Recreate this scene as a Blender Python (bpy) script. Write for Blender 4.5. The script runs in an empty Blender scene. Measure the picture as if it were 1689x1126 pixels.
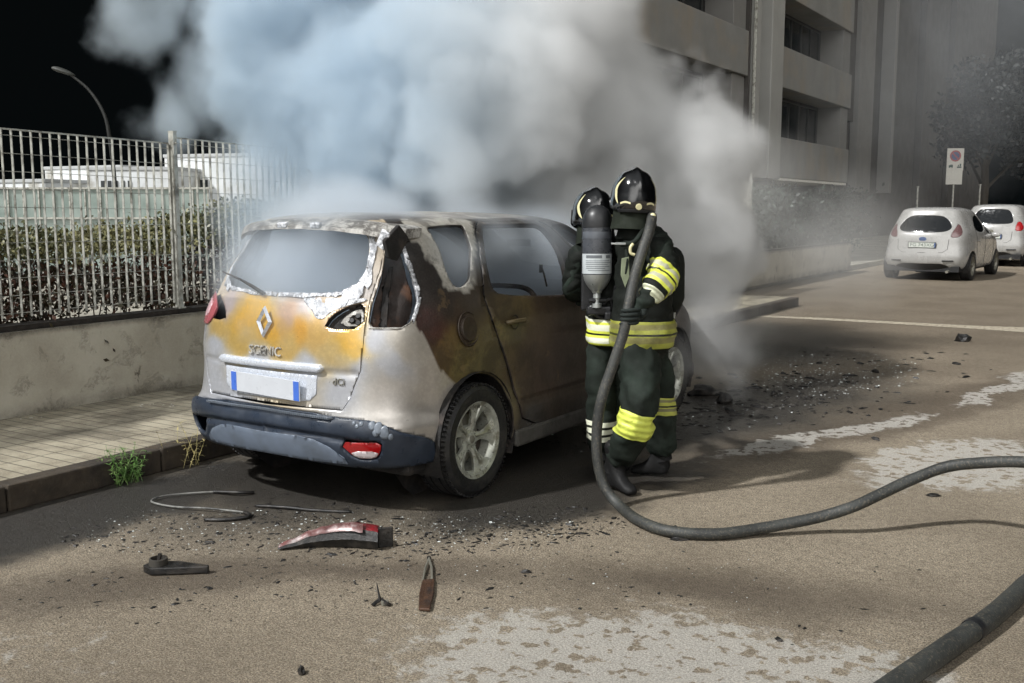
import bpy, bmesh, math, random
from mathutils import Vector, Matrix, noise, geometry
random.seed(7)
sc = bpy.context.scene
C = sc.collection
PI = math.pi

# ------------------------------------------------------------------ camera
cam = bpy.data.cameras.new('camera'); camo = bpy.data.objects.new('camera', cam); C.objects.link(camo); sc.camera = camo
cam.sensor_width = 36; cam.lens = 1676.0*36/1689; cam.clip_start = .05; cam.clip_end = 600
camo.location = (0, 0, 1.61); camo.rotation_euler = (PI/2-math.atan(217.5/1676), 0, .5686)

# ------------------------------------------------------------------ night sky with the glow of the street lamps behind the camera
world = bpy.data.worlds.new('World'); sc.world = world; world.use_nodes = True
wn = world.node_tree; wn.nodes.clear()
def wnode(t, **k):
    n = wn.nodes.new(t)
    for a, b in k.items(): setattr(n, a, b)
    return n
wout = wnode('ShaderNodeOutputWorld'); wbg = wnode('ShaderNodeBackground'); wbg2 = wnode('ShaderNodeBackground'); wadd = wnode('ShaderNodeAddShader')
sky = wnode('ShaderNodeTexSky'); sky.sky_type = 'NISHITA'; sky.sun_disc = False
sky.sun_elevation = math.radians(-6); sky.sun_rotation = math.radians(200)
wn.links.new(sky.outputs[0], wbg.inputs[0]); wbg.inputs[1].default_value = .05
tc = wnode('ShaderNodeTexCoord')
def lobe(d, width, col, s):
    d = Vector(d).normalized()
    dp = wnode('ShaderNodeVectorMath', operation='DOT_PRODUCT'); wn.links.new(tc.outputs['Generated'], dp.inputs[0]); dp.inputs[1].default_value = d
    mr = wnode('ShaderNodeMapRange', interpolation_type='SMOOTHSTEP'); wn.links.new(dp.outputs['Value'], mr.inputs[0])
    mr.inputs[1].default_value = math.cos(width); mr.inputs[2].default_value = 1; mr.inputs[3].default_value = 0; mr.inputs[4].default_value = s
    m = wnode('ShaderNodeVectorMath', operation='SCALE'); m.inputs[0].default_value = col; wn.links.new(mr.outputs[0], m.inputs['Scale'])
    return m.outputs[0]
def addv(a, b):
    m = wnode('ShaderNodeVectorMath', operation='ADD'); wn.links.new(a, m.inputs[0])
    if isinstance(b, tuple): m.inputs[1].default_value = b
    else: wn.links.new(b, m.inputs[1])
    return m.outputs[0]
tot = addv(lobe((.75, -.55, .55), .55, (1, .98, .95), 1.8), lobe((.25, -1, .35), .5, (1, .98, .95), 1.5))
tot = addv(tot, lobe((.2, -.7, .7), 1.5, (.92, .97, 1), .28))
tot = addv(tot, (.0016, .0022, .0024))
wn.links.new(tot, wbg2.inputs[0]); wbg2.inputs[1].default_value = 1
wn.links.new(wbg.outputs[0], wadd.inputs[0]); wn.links.new(wbg2.outputs[0], wadd.inputs[1]); wn.links.new(wadd.outputs[0], wout.inputs[0])

# ------------------------------------------------------------------ the lamp light falling along the street
sun = bpy.data.lights.new('sun', 'SUN'); sun.energy = 4.0; sun.angle = math.radians(2.5); sun.color = (1, .995, .985)
suno = bpy.data.objects.new('sun', sun); C.objects.link(suno)
suno.rotation_euler = Vector((.45, .8, -.95)).to_track_quat('-Z', 'Y').to_euler()

sc.view_settings.view_transform = 'Standard'; sc.view_settings.look = 'None'; sc.view_settings.exposure = .35; sc.view_settings.gamma = 1
sc.cycles.volume_bounces = 10; sc.cycles.volume_max_steps = 512; sc.cycles.volume_step_rate = 1
sc.cycles.max_bounces = 12; sc.cycles.transparent_max_bounces = 12
sc.cycles.sample_clamp_indirect = 6; sc.cycles.use_adaptive_sampling = True; sc.cycles.adaptive_threshold = .03; sc.cycles.adaptive_min_samples = 20

# ------------------------------------------------------------------ helpers
def lin(c):
    return tuple(((x/255)/12.92 if x/255 <= .04045 else ((x/255+.055)/1.055)**2.4) for x in c[:3])
def link(name, me, parent=None):
    o = bpy.data.objects.new(name, me); C.objects.link(o)
    if parent is not None: o.parent = parent
    return o
def obj(name, bm, mat, parent=None, smooth=None, bev=0):
    me = bpy.data.meshes.new(name)
    if smooth is True:
        for f in bm.faces: f.smooth = True
    bm.to_mesh(me); bm.free()
    for m in (mat if isinstance(mat, (list, tuple)) else [mat]): me.materials.append(m)
    o = link(name, me, parent)
    if isinstance(smooth, (int, float)) and smooth is not True:
        for p in me.polygons: p.use_smooth = True
        try: me.set_sharp_from_angle(angle=math.radians(smooth))
        except Exception: pass
    if bev:
        b = o.modifiers.new('bevel', 'BEVEL'); b.width = bev; b.segments = 2; b.limit_method = 'ANGLE'; b.angle_limit = math.radians(40)
    return o
def empty(name, loc=(0, 0, 0), rz=0):
    o = bpy.data.objects.new(name, None); C.objects.link(o); o.location = loc; o.rotation_euler = (0, 0, rz); o.empty_display_size = .1
    return o
def tag(o, label=None, cat=None, group=None, kind=None):
    if label: o['label'] = label
    if cat: o['category'] = cat
    if group: o['group'] = group
    if kind: o['kind'] = kind
    return o
def box(bm, c, s, rot=None, mi=0):
    r = bmesh.ops.create_cube(bm, size=1)
    M = Matrix.Translation(c) @ (rot.to_4x4() if rot is not None else Matrix()) @ Matrix.Diagonal((*s, 1))
    bmesh.ops.transform(bm, matrix=M, verts=r['verts'])
    for v in r['verts']:
        for f in v.link_faces: f.material_index = mi
    return r['verts']
def tube(bm, pts, rad, n=10, caps=True, mi=0):
    pts = [Vector(p) for p in pts]; rings = []
    up = Vector((0, 0, 1)); prev = None
    for i, p in enumerate(pts):
        t = (pts[min(i+1, len(pts)-1)]-pts[max(i-1, 0)]).normalized()
        a = prev if prev is not None else (up.cross(t) if abs(t.z) < .95 else Vector((1, 0, 0)).cross(t))
        a = (a - t*a.dot(t)).normalized(); prev = a; b = t.cross(a)
        r = rad[i] if isinstance(rad, (list, tuple)) else rad
        rings.append([bm.verts.new(p+a*math.cos(2*PI*k/n)*r+b*math.sin(2*PI*k/n)*r) for k in range(n)])
    fs = []
    for r0, r1 in zip(rings, rings[1:]):
        for k in range(n): fs.append(bm.faces.new((r0[k], r0[(k+1) % n], r1[(k+1) % n], r1[k])))
    if caps: fs.append(bm.faces.new(rings[0][::-1])); fs.append(bm.faces.new(rings[-1]))
    for f in fs: f.material_index = mi
    return rings
def spline(pts, k=8, closed=False):
    P_ = [Vector(p) for p in pts]; n = len(P_); out = []
    for i in range(n if closed else n-1):
        g = lambda j: P_[j % n] if closed else P_[min(max(j, 0), n-1)]
        p0, p1, p2, p3 = g(i-1), g(i), g(i+1), g(i+2)
        for s in range(k):
            t = s/k; out.append(.5*(2*p1+(p2-p0)*t+(2*p0-5*p1+4*p2-p3)*t*t+(3*p1-p0-3*p2+p3)*t**3))
    if not closed: out.append(P_[-1])
    return out
def lathe(bm, prof, c, axis='Z', n=32, mi=0):
    rings = []
    for r, h in prof:
        ring = []
        for k in range(n):
            a = 2*PI*k/n; x, y = r*math.cos(a), r*math.sin(a)
            v = {'Z': (x, y, h), 'X': (h, x, y), 'Y': (x, h, y)}[axis]
            ring.append(bm.verts.new(Vector(v)+Vector(c)))
        rings.append(ring)
    for a, b in zip(rings, rings[1:]):
        for k in range(n):
            f = bm.faces.new((a[k], a[(k+1) % n], b[(k+1) % n], b[k])); f.material_index = mi
    return rings
def prism(bm, poly, h0, h1, axis='Z', mi=0):
    """closed polygon (a, b) extruded between h0 and h1"""
    def v3(a, b, h): return {'Z': (a, b, h), 'X': (h, a, b), 'Y': (a, h, b)}[axis]
    lo = [bm.verts.new(v3(a, b, h0)) for a, b in poly]; hi = [bm.verts.new(v3(a, b, h1)) for a, b in poly]
    fs = [bm.faces.new(lo[::-1]), bm.faces.new(hi)]
    for k in range(len(poly)):
        j = (k+1) % len(poly); fs.append(bm.faces.new((lo[k], lo[j], hi[j], hi[k])))
    for f in fs: f.material_index = mi
    bmesh.ops.recalc_face_normals(bm, faces=fs)
    return fs

# ------------------------------------------------------------------ materials
class NT:
    def __init__(s, m): s.t = m.node_tree
    def n(s, t, **k):
        x = s.t.nodes.new(t)
        for a, b in k.items(): setattr(x, a, b)
        return x
    def put(s, i, v):
        if v is None: return
        if hasattr(v, 'is_linked') or isinstance(v, bpy.types.NodeSocket): s.t.links.new(v, i)
        else: i.default_value = v
    def math(s, op, a, b=None, c=None, clamp=False):
        x = s.n('ShaderNodeMath', operation=op, use_clamp=clamp); s.put(x.inputs[0], a); s.put(x.inputs[1], b)
        if c is not None: s.put(x.inputs[2], c)
        return x.outputs[0]
    def vec(s, op, a, b=None, scale=None):
        x = s.n('ShaderNodeVectorMath', operation=op); s.put(x.inputs[0], a); s.put(x.inputs[1], b)
        if scale is not None: s.put(x.inputs['Scale'], scale)
        return x.outputs['Value'] if op in ('DOT_PRODUCT', 'LENGTH', 'DISTANCE') else x.outputs[0]
    def mix(s, f, a, b, mode='MIX'):
        x = s.n('ShaderNodeMix', data_type='RGBA', blend_type=mode); s.put(x.inputs[0], f)
        s.put(x.inputs[6], (*a, 1) if isinstance(a, tuple) and len(a) == 3 else a); s.put(x.inputs[7], (*b, 1) if isinstance(b, tuple) and len(b) == 3 else b)
        return x.outputs[2]
    def noise(s, co, scale, detail=4, rough=.55, dist=0, out=0):
        x = s.n('ShaderNodeTexNoise'); s.put(x.inputs['Vector'], co); x.inputs['Scale'].default_value = scale
        x.inputs['Detail'].default_value = detail; x.inputs['Roughness'].default_value = rough; x.inputs['Distortion'].default_value = dist
        return x.outputs[out]
    def vor(s, co, scale, feature='F1', out=0, rnd=1):
        x = s.n('ShaderNodeTexVoronoi', feature=feature); s.put(x.inputs['Vector'], co); x.inputs['Scale'].default_value = scale
        x.inputs['Randomness'].default_value = rnd
        return x.outputs[out]
    def ramp(s, v, a, b, lo=0., hi=1.):
        x = s.n('ShaderNodeMapRange', interpolation_type='SMOOTHSTEP'); s.put(x.inputs[0], v)
        for k, q in zip((1, 2, 3, 4), (a, b, lo, hi)): s.put(x.inputs[k], q)
        return x.outputs[0]
    def attr(s, name, out='Color'):
        x = s.n('ShaderNodeAttribute', attribute_name=name); return x.outputs[out]
    def geo(s): return s.n('ShaderNodeNewGeometry').outputs['Position']
    def oc(s): return s.n('ShaderNodeTexCoord').outputs['Object']
def new_mat(name):
    m = bpy.data.materials.new(name); m.use_nodes = True; N = NT(m)
    b = m.node_tree.nodes['Principled BSDF']; return m, N, b
def mat(name, rgb, rough=.6, metal=0, var=.12, scale=14, bump=.0, bscale=60, dirt=None, dscale=3, spec=.5, coat=0, rvar=.1):
    """plain surface with tone variation, optional dirt tone and bump"""
    m, N, b = new_mat(name); co = N.oc(); c = lin(rgb)
    v = N.noise(co, scale, 5); k = N.ramp(v, .25, .75, 1-var, 1+var)
    col = N.vec('SCALE', c, scale=k)
    if dirt:
        d = N.ramp(N.noise(co, dscale, 6, .6), .45, .68); col = N.mix(d, col, lin(dirt))
    N.put(b.inputs['Base Color'], col); b.inputs['Metallic'].default_value = metal
    N.put(b.inputs['Roughness'], N.ramp(N.noise(co, scale*1.7, 3), .3, .7, max(.03, rough-rvar), min(1, rough+rvar)))
    b.inputs['Specular IOR Level'].default_value = spec; b.inputs['Coat Weight'].default_value = coat; b.inputs['Coat Roughness'].default_value = .08
    if bump:
        bp = N.n('ShaderNodeBump'); bp.inputs['Strength'].default_value = bump; bp.inputs['Distance'].default_value = .01
        N.put(bp.inputs['Height'], N.noise(co, bscale, 6, .65)); N.put(b.inputs['Normal'], bp.outputs[0])
    return m
# ------------------------------------------------------------------ road
def road_material():
    m, N, b = new_mat('wet_asphalt'); P0 = N.geo()
    wob = N.vec('SCALE', N.vec('SUBTRACT', N.noise(P0, 1.6, 5, .6, out=1), (.5, .5, .5)), scale=.7)
    P1 = N.vec('ADD', P0, wob)
    wob2 = N.vec('SCALE', N.vec('SUBTRACT', N.noise(P0, 9, 5, .7, out=1), (.5, .5, .5)), scale=.22)
    P1 = N.vec('ADD', P1, wob2)
    def ell(cx, cy, rx, ry, ang, soft=.35, src=None):
        mp = N.n('ShaderNodeMapping', vector_type='TEXTURE'); N.put(mp.inputs[0], src or P1)
        mp.inputs['Location'].default_value = (cx, cy, 0); mp.inputs['Rotation'].default_value = (0, 0, ang); mp.inputs['Scale'].default_value = (rx, ry, 1000)
        return N.ramp(N.vec('LENGTH', mp.outputs[0]), 1-soft, 1+soft, 1, 0)
    def mx(*a):
        r = a[0]
        for q in a[1:]: r = N.math('MAXIMUM', r, q)
        return r
    g1 = N.noise(P0, 120, 5, .85); g2 = N.noise(P0, 55, 5, .8); g3 = N.noise(P0, 26, 5, .6); big = N.noise(P0, .9, 4, .6)
    base = N.mix(N.ramp(g1, .41, .60), lin((74, 67, 57)), lin((196, 184, 162)))
    base = N.mix(N.ramp(g2, .35, .68, 0, .45), base, lin((150, 132, 108)))
    base = N.mix(N.ramp(g3, .42, .66, 0, .35), base, lin((80, 70, 57)))
    base = N.mix(N.ramp(big, .35, .68, .0, .45), base, lin((98, 87, 72)))
    stones = N.ramp(N.vor(P0, 75), .12, .20, 1, 0)
    pick = N.ramp(N.noise(P0, 40, 2), .53, .57)
    base = N.mix(N.math('MULTIPLY', N.math('MULTIPLY', stones, pick), .6), base, lin((196, 184, 160)))
    # darker brown, partly wet reaches; the wide far ellipse paints in lamp falloff
    damp_falloff = mx(ell(-3.6, 2.75, .95, .2, .88, .7), ell(-1.3, 9.6, .4, 2.4, -.30, .6), N.math('MULTIPLY', ell(-2.4, 21, 6, 11, 0, .5), .75), ell(-1.8, 7.6, .3, 2.4, -.36, .5), ell(-2.9, 3.4, .6, .16, .5, .7), ell(-1.5, 3.95, .7, .2, .3, .8))
    base = N.mix(N.math('MULTIPLY', damp_falloff, .62), base, lin((62, 51, 40)))
    # dark soaked asphalt near kerb, round the car and where the water ran
    wet = mx(ell(-4.75, 3.2, .42, 2.4, -.02, .4), ell(-4.1, 5.9, 1.3, 2.6, 0, .3), ell(-2.85, 5.0, .45, 1.15, -.25, .35), ell(-2.95, 7.6, .85, 2.6, -.25, .5), ell(-4.2, 12.2, 1.5, 2.2, .1, .5))
    base = N.mix(N.math('MULTIPLY', wet, .9), base, N.mix(N.ramp(g2, .3, .7), lin((16, 17, 18)), lin((38, 38, 38))))
    # pale dried reaches, speckled with wet blots
    dry = mx(ell(-1.25, 3.05, 1.05, .6, .28, .55), ell(-1.0, 6.9, .48, .95, -.28, .3), ell(-1.95, 7.25, .13, 1.25, -.37, .5), ell(-1.12, 10.1, .12, 1.15, -.2, .6), ell(-1.0, 11.6, .13, 1.1, -.1, .6), N.math('MULTIPLY', ell(-3.5, 1.9, .8, .4, .8, .5), .35))
    blots = mx(N.ramp(N.vor(N.vec('ADD', P0, N.vec('SCALE', N.noise(P0, 22, 3, .6, out=1), scale=.10)), 8), .20, .30, 1, 0), N.ramp(N.noise(P0, 15, 4, .6), .55, .62))
    dry = N.math('MULTIPLY', dry, N.math('SUBTRACT', 1, N.math('MULTIPLY', blots, .85)))
    frg = N.noise(P0, 8, 8, .74); dry = N.ramp(N.math('ADD', dry, N.math('MULTIPLY', N.math('SUBTRACT', frg, .5), 2.0)), .36, .72)
    pale = N.mix(N.ramp(g1, .38, .64), lin((158, 155, 148)), lin((214, 211, 203)))
    base = N.mix(N.math('MULTIPLY', dry, .68), base, pale)
    base = N.mix(N.math('MULTIPLY', N.ramp(N.vor(P0, 190), .3, .05, 0, 1), N.ramp(N.noise(P0, 14, 2), .5, .56)), base, lin((25, 22, 19)))
    N.put(b.inputs['Base Color'], base)
    r = N.math('SUBTRACT', .82, N.math('MULTIPLY', wet, .42)); r = N.math('SUBTRACT', r, N.math('MULTIPLY', damp_falloff, .14))
    N.put(b.inputs['Roughness'], N.math('ADD', r, N.math('MULTIPLY', N.math('SUBTRACT', g3, .5), .3)))
    bp = N.n('ShaderNodeBump'); bp.inputs['Strength'].default_value = 1; bp.inputs['Distance'].default_value = .008
    N.put(bp.inputs['Height'], N.math('ADD', g1, g2)); N.put(b.inputs['Normal'], bp.outputs[0])
    return m
bm = bmesh.new()
xs = [-300, -60, -20, -5.12, -3, -1, 2, 30, 300]; ys = [-300, -10, 0, 4, 8, 12, 20, 60, 400]
vv = [[bm.verts.new((x, y, 0)) for y in ys] for x in xs]
for i in range(len(xs)-1):
    for j in range(len(ys)-1): bm.faces.new((vv[i][j], vv[i+1][j], vv[i+1][j+1], vv[i][j+1]))
road = obj('road', bm, road_material()); tag(road, 'brown grey asphalt road, wet in places with pale dried patches and grit', 'road', kind='structure')

# ------------------------------------------------------------------ sidewalk of small paving blocks, kerb
m_pave, N, b = new_mat('paving_blocks'); P0 = N.geo()
br = N.n('ShaderNodeTexBrick'); mp = N.n('ShaderNodeMapping'); N.put(mp.inputs[0], P0); N.put(br.inputs['Vector'], mp.outputs[0])
br.offset = .0; br.inputs['Scale'].default_value = 1; br.inputs['Brick Width'].default_value = .4; br.inputs['Row Height'].default_value = .1; br.inputs['Mortar Size'].default_value = .006
br.inputs['Mortar Smooth'].default_value = .4
n1 = N.noise(P0, 5, 6, .65); n2 = N.noise(P0, 120, 4, .7); n3 = N.noise(P0, 1.4, 5, .6)
col = N.mix(N.ramp(n1, .35, .68), lin((152, 145, 126)), lin((112, 104, 88)))
col = N.mix(N.ramp(n2, .35, .7, 0, .5), col, lin((178, 170, 150)))
col = N.mix(N.ramp(n3, .5, .68, 0, .7), col, lin((70, 64, 54)))
col = N.mix(N.math('MULTIPLY', br.outputs['Fac'], .75), col, lin((52, 47, 39)))
N.put(b.inputs['Base Color'], col); b.inputs['Roughness'].default_value = .9
bp = N.n('ShaderNodeBump'); bp.inputs['Strength'].default_value = .6; bp.inputs['Distance'].default_value = .006
N.put(bp.inputs['Height'], N.math('SUBTRACT', n2, N.math('MULTIPLY', br.outputs['Fac'], 2))); N.put(b.inputs['Normal'], bp.outputs[0])
bm = bmesh.new(); box(bm, ((-6.84-5.26)/2, 4, .07), (1.58, 26, .145))
sw = obj('sidewalk', bm, m_pave); tag(sw, 'narrow sidewalk of small worn beige paving blocks', 'sidewalk', kind='structure')
bm = bmesh.new()
for k in range(26):
    y = -9+k; s = .012*(random.random()-.5)
    box(bm, (-5.19, y+.5, .073+s*.3), (.14, .99, .146), Matrix.Rotation(s*.25, 3, 'Z'))
kerb = obj('kerb', bm, mat('kerb_stone', (58, 50, 40), .9, var=.35, scale=9, bump=.6, bscale=50, dirt=(34, 29, 24), dscale=4), bev=.012)
tag(kerb, 'dark worn stone kerb along the sidewalk', 'kerb', kind='structure')
bm = bmesh.new(); box(bm, (-40, 60, .06), (66, 160, .14))
yard = obj('yard_ground', bm, mat('yard_concrete', (150, 146, 134), .9, var=.2, scale=2, bump=.3, dirt=(96, 92, 80), dscale=1)); tag(yard, 'pale concrete yard behind the fence', 'ground', kind='structure')

bm = bmesh.new(); box(bm, (-7.75, 6, .139), (1.4, 26, .02))
soil = obj('soil_bed', bm, mat('dark_soil', (46, 38, 29), .95, var=.4, bump=.8, bscale=40)); tag(soil, 'dark soil bed under the hedge behind the wall', 'soil bed', kind='structure')
# worn white stripe across the road beyond the burnt car
m_stripe, N, b = new_mat('worn_paint'); P0 = N.geo()
wear = N.ramp(N.noise(P0, 22, 6, .7), .38, .56)
N.put(b.inputs['Base Color'], N.mix(wear, lin((110, 99, 83)), lin((168, 160, 142)))); b.inputs['Roughness'].default_value = .85
bm = bmesh.new()
pts = [(-5.3, 14.86, 15.1), (-4.2, 14.95, 15.26), (-3, 14.98, 15.3), (-2.2, 14.95, 15.34), (-1.6, 14.9, 15.5), (-.6, 14.85, 15.9), (1.2, 14.85, 15.95)]
lo = [bm.verts.new((x, a, .004)) for x, a, b_ in pts]; hi = [bm.verts.new((x, b_, .004)) for x, a, b_ in pts]
for i in range(len(pts)-1): bm.faces.new((lo[i], lo[i+1], hi[i+1], hi[i]))
st = obj('road_marking', bm, m_stripe); tag(st, 'faded pale stripe crossing the road beyond the burnt car', 'road marking', kind='structure')
bm = bmesh.new(); lathe(bm, [(0, .012), (.26, .012), (.3, .008), (.31, .0)], (-1.05, 15.35, .004), n=32)
mh = obj('manhole_cover', bm, mat('cast_iron', (52, 46, 39), .6, bump=.6, bscale=40)); tag(mh, 'round dark manhole cover set in the faded pale stripe', 'manhole cover')

# ------------------------------------------------------------------ low plastered wall
m_wall, N, b = new_mat('old_plaster'); P0 = N.geo()
n1 = N.noise(P0, 1.1, 7, .62); n2 = N.noise(P0, 3.2, 7, .7, .3); n3 = N.noise(P0, 60, 4, .7)
col = N.mix(N.ramp(n1, .35, .62), lin((176, 171, 157)), lin((150, 144, 130)))
col = N.mix(N.ramp(n2, .56, .60, 0, .55), col, lin((108, 103, 92)))
stain = N.ramp(N.noise(N.vec('MULTIPLY', P0, (1, 1.6, 1)), 2.3, 7, .7), .61, .65)
col = N.mix(N.math('MULTIPLY', stain, .85), col, lin((58, 50, 40)))
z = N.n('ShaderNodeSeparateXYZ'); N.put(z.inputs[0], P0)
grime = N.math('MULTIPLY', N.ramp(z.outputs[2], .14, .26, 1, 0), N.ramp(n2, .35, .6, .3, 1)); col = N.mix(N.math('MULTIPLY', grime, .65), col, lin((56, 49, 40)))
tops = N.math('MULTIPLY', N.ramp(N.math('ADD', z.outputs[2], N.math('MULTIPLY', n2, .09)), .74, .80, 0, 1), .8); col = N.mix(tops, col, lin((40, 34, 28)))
col = N.mix(N.ramp(n3, .3, .7, 0, .2), col, lin((190, 182, 162)))
N.put(b.inputs['Base Color'], col); b.inputs['Roughness'].default_value = .95
bp = N.n('ShaderNodeBump'); bp.inputs['Strength'].default_value = .5; bp.inputs['Distance'].default_value = .012
N.put(bp.inputs['Height'], N.math('ADD', N.math('MULTIPLY', n3, .4), N.ramp(n2, .54, .57, 1, 0))); N.put(b.inputs['Normal'], bp.outputs[0])
def gridbox(bm, x0, x1, y0, y1, z0, z1, step=.35, amp=.006):
    n = int((y1-y0)/step)
    rows = []
    for i in range(n+1):
        y = y0+(y1-y0)*i/n; a = amp*noise.noise((0, y*2, 0))
        rows.append([bm.verts.new(p) for p in ((x1, y, z0), (x1+amp*.7*noise.noise((1, y*3, 0)), y, (z0+z1)/2), (x1, y, z1+a), (x0, y, z1+a), (x0, y, z0))])
    for r, s in zip(rows, rows[1:]):
        for k in range(4): bm.faces.new((r[k], s[k], s[k+1], r[k+1]))
    bm.faces.new(rows[0]); bm.faces.new(rows[-1][::-1]); bmesh.ops.recalc_face_normals(bm, faces=bm.faces)
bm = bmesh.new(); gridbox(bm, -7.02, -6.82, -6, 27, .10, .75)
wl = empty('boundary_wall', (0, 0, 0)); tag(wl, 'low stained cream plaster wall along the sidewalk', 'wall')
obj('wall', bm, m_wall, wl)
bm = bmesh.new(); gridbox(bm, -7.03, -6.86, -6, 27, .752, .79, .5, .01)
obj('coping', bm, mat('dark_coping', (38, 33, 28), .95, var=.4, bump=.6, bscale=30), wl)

# ------------------------------------------------------------------ welded bar fence
m_galv = mat('galvanised_steel', (176, 176, 168), .5, metal=.35, var=.15, scale=25, dirt=(110, 108, 100), dscale=9)
fence = empty('bar_fence', (-6.93, 5.64, .79)); tag(fence, 'grey welded steel bar fence standing on the low wall', 'fence')
def frel(bm): bmesh.ops.translate(bm, vec=-Vector(fence.location), verts=bm.verts)
def fence_panel(y0, y1, zt0, zt1, zb=.84):
    bm = bmesh.new(); n = max(2, int(round((y1-y0)/.0755)))
    for i in range(n+1):
        y = y0+(y1-y0)*i/n; zt = zt0+(zt1-zt0)*i/n
        box(bm, (-6.93, y, (zb+zt)/2), (.024, .0045, zt-zb))
    L = math.hypot(y1-y0, zt1-zt0); ang = math.atan2(zt1-zt0, y1-y0)
    k = 0; z = zt0-.002
    while z > zb:
        f = (z-zb)/(zt0-zb); a = ang*f
        box(bm, (-6.93+.004, (y0+y1)/2, z+(zt1-zt0)/2*f), (.006, L, .004 if k else .012), Matrix.Rotation(a, 3, 'X'))
        z -= .045 if k == 0 else .132; k += 1
    frel(bm); return obj('fence_panel', bm, m_galv, fence)
def fence_post(y, zt=2.24):
    bm = bmesh.new(); box(bm, (-6.905, y, (.76+zt)/2), (.06, .035, zt-.76), None)
    box(bm, (-6.905, y, zt+.004), (.066, .04, .008)); box(bm, (-6.905, y, .80), (.09, .06, .012))
    for z in (.95, 1.5, 2.15): lathe(bm, [(0, .012), (.009, .012), (.009, 0)], (-6.872, y, z), 'X', 8)
    frel(bm); return obj('fence_post', bm, m_galv, fence)
ys = [2.45-1.6, 5.64, 7.65, 9.66, 11.67, 13.68, 15.69, 17.7, 19.5]
for a, b_ in zip(ys, ys[1:]):
    fence_panel(a+.03, b_-.03, 2.24 if a < 3 else 2.2, 2.15)
    fence_post(b_, 2.24 if b_ < 19 else 2.34)
fence_post(ys[0])

# ------------------------------------------------------------------ hedge
m_leaf, N, b = new_mat('hedge_leaves'); c = N.attr('tint')
N.put(b.inputs['Base Color'], N.mix(N.ramp(N.noise(N.geo(), 8, 3), .3, .7, 0, .4), c, lin((40, 44, 20)))); b.inputs['Roughness'].default_value = .5
def leaf_cloud(bm, lay, n, sampler, size, tints):
    for _ in range(n):
        p, t = sampler()
        d = Vector((random.gauss(0, 1), random.gauss(0, 1), random.gauss(0, .7)+.2)).normalized(); e = d.orthogonal().normalized()
        e.rotate(Matrix.Rotation(random.random()*6.28, 3, d)); s = size*random.uniform(.6, 1.4); w = d.cross(e)*s*.28
        vs = [bm.verts.new(p+q) for q in (Vector(), e*s*.5+w, e*s, e*s*.5-w)]; f = bm.faces.new(vs)
        c = lin(tints(p, t)); k = random.uniform(.7, 1.3)
        for l in f.loops: l[lay] = (c[0]*k, c[1]*k, c[2]*k, 1)
hedge = empty('hedge', (-7.4, 6, .13)); tag(hedge, 'overgrown green and rust red hedge behind the bar fence', 'hedge')
def hrel(bm): bmesh.ops.translate(bm, vec=-Vector(hedge.location), verts=bm.verts)
bm = bmesh.new(); lay = bm.loops.layers.float_color.new('tint')
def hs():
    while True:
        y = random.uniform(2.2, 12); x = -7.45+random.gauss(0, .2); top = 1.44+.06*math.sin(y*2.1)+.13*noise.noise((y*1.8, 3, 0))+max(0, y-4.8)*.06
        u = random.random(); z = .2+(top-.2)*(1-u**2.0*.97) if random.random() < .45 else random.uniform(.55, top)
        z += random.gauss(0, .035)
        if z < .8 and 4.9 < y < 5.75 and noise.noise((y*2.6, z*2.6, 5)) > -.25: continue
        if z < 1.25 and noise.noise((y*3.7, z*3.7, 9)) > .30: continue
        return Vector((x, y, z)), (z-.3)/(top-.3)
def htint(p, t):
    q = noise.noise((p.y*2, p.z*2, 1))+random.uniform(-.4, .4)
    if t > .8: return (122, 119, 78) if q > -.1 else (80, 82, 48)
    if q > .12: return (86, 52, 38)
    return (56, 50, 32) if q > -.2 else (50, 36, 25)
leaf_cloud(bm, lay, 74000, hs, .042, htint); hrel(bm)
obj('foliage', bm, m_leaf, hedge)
bm = bmesh.new()
for k in range(170):
    y = 2.2+k*9.8/170+random.uniform(-.03, .03); p = Vector((-7.45+random.gauss(0, .1), y, .12)); pts = [p.copy()]
    for s in range(5):
        p = p+Vector((random.gauss(0, .05), random.gauss(0, .06), .24)); pts.append(p.copy())
    tube(bm, pts, [.009, .008, .007, .005, .004, .002], 5, False)
hrel(bm); obj('stems', bm, mat('hedge_bark', (70, 56, 44), .9), hedge)

# ------------------------------------------------------------------ pale cabins and glazed screen across the yard
m_cabin = mat('cabin_panel', (206, 209, 210), .6, var=.08, scale=3, dirt=(150, 146, 134), dscale=1.2)
m_cabroof = mat('cabin_roof', (168, 170, 170), .6, var=.1, scale=3)
m_cabdark = mat('cabin_dark', (46, 50, 52), .4)
CD = Vector((.8425, .5385, 0)); CN = Vector((.5385, -.8425, 0))     # along the fronts / towards the street
def cabin(name, label, c, w, d, h, rz, door=None, slats=False):
    t = empty(name, c, rz); tag(t, label, 'cabin', 'pale prefabricated cabins across the yard')
    bm = bmesh.new(); box(bm, (0, 0, h/2), (w, d, h)); obj('wall', bm, m_cabin, t, bev=.008)
    bm = bmesh.new(); box(bm, (0, 0, h+.04), (w+.05, d+.05, .08)); obj('roof', bm, m_cabroof, t, bev=.008)
    if door:
        bm = bmesh.new(); box(bm, (door, -d/2-.012, 1.0), (.8, .03, 2.0)); f = obj('door', bm, m_cabin, t, bev=.01)
        bm = bmesh.new(); box(bm, (door+.32, -d/2-.04, 1.0), (.03, .03, .14)); obj('handle', bm, m_cabdark, f)
    bm = bmesh.new()
    if slats:
        for k in range(5): box(bm, (-w*.32+k*.16, -d/2-.01, h*.5), (.08, .024, h*.8))
    else: box(bm, (-w*.28, -d/2-.012, h*.72), (w*.22, .026, h*.16))
    obj('window', bm, m_cabdark, t)
    return t
RZ = math.atan2(CD.y, CD.x)-.42
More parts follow.
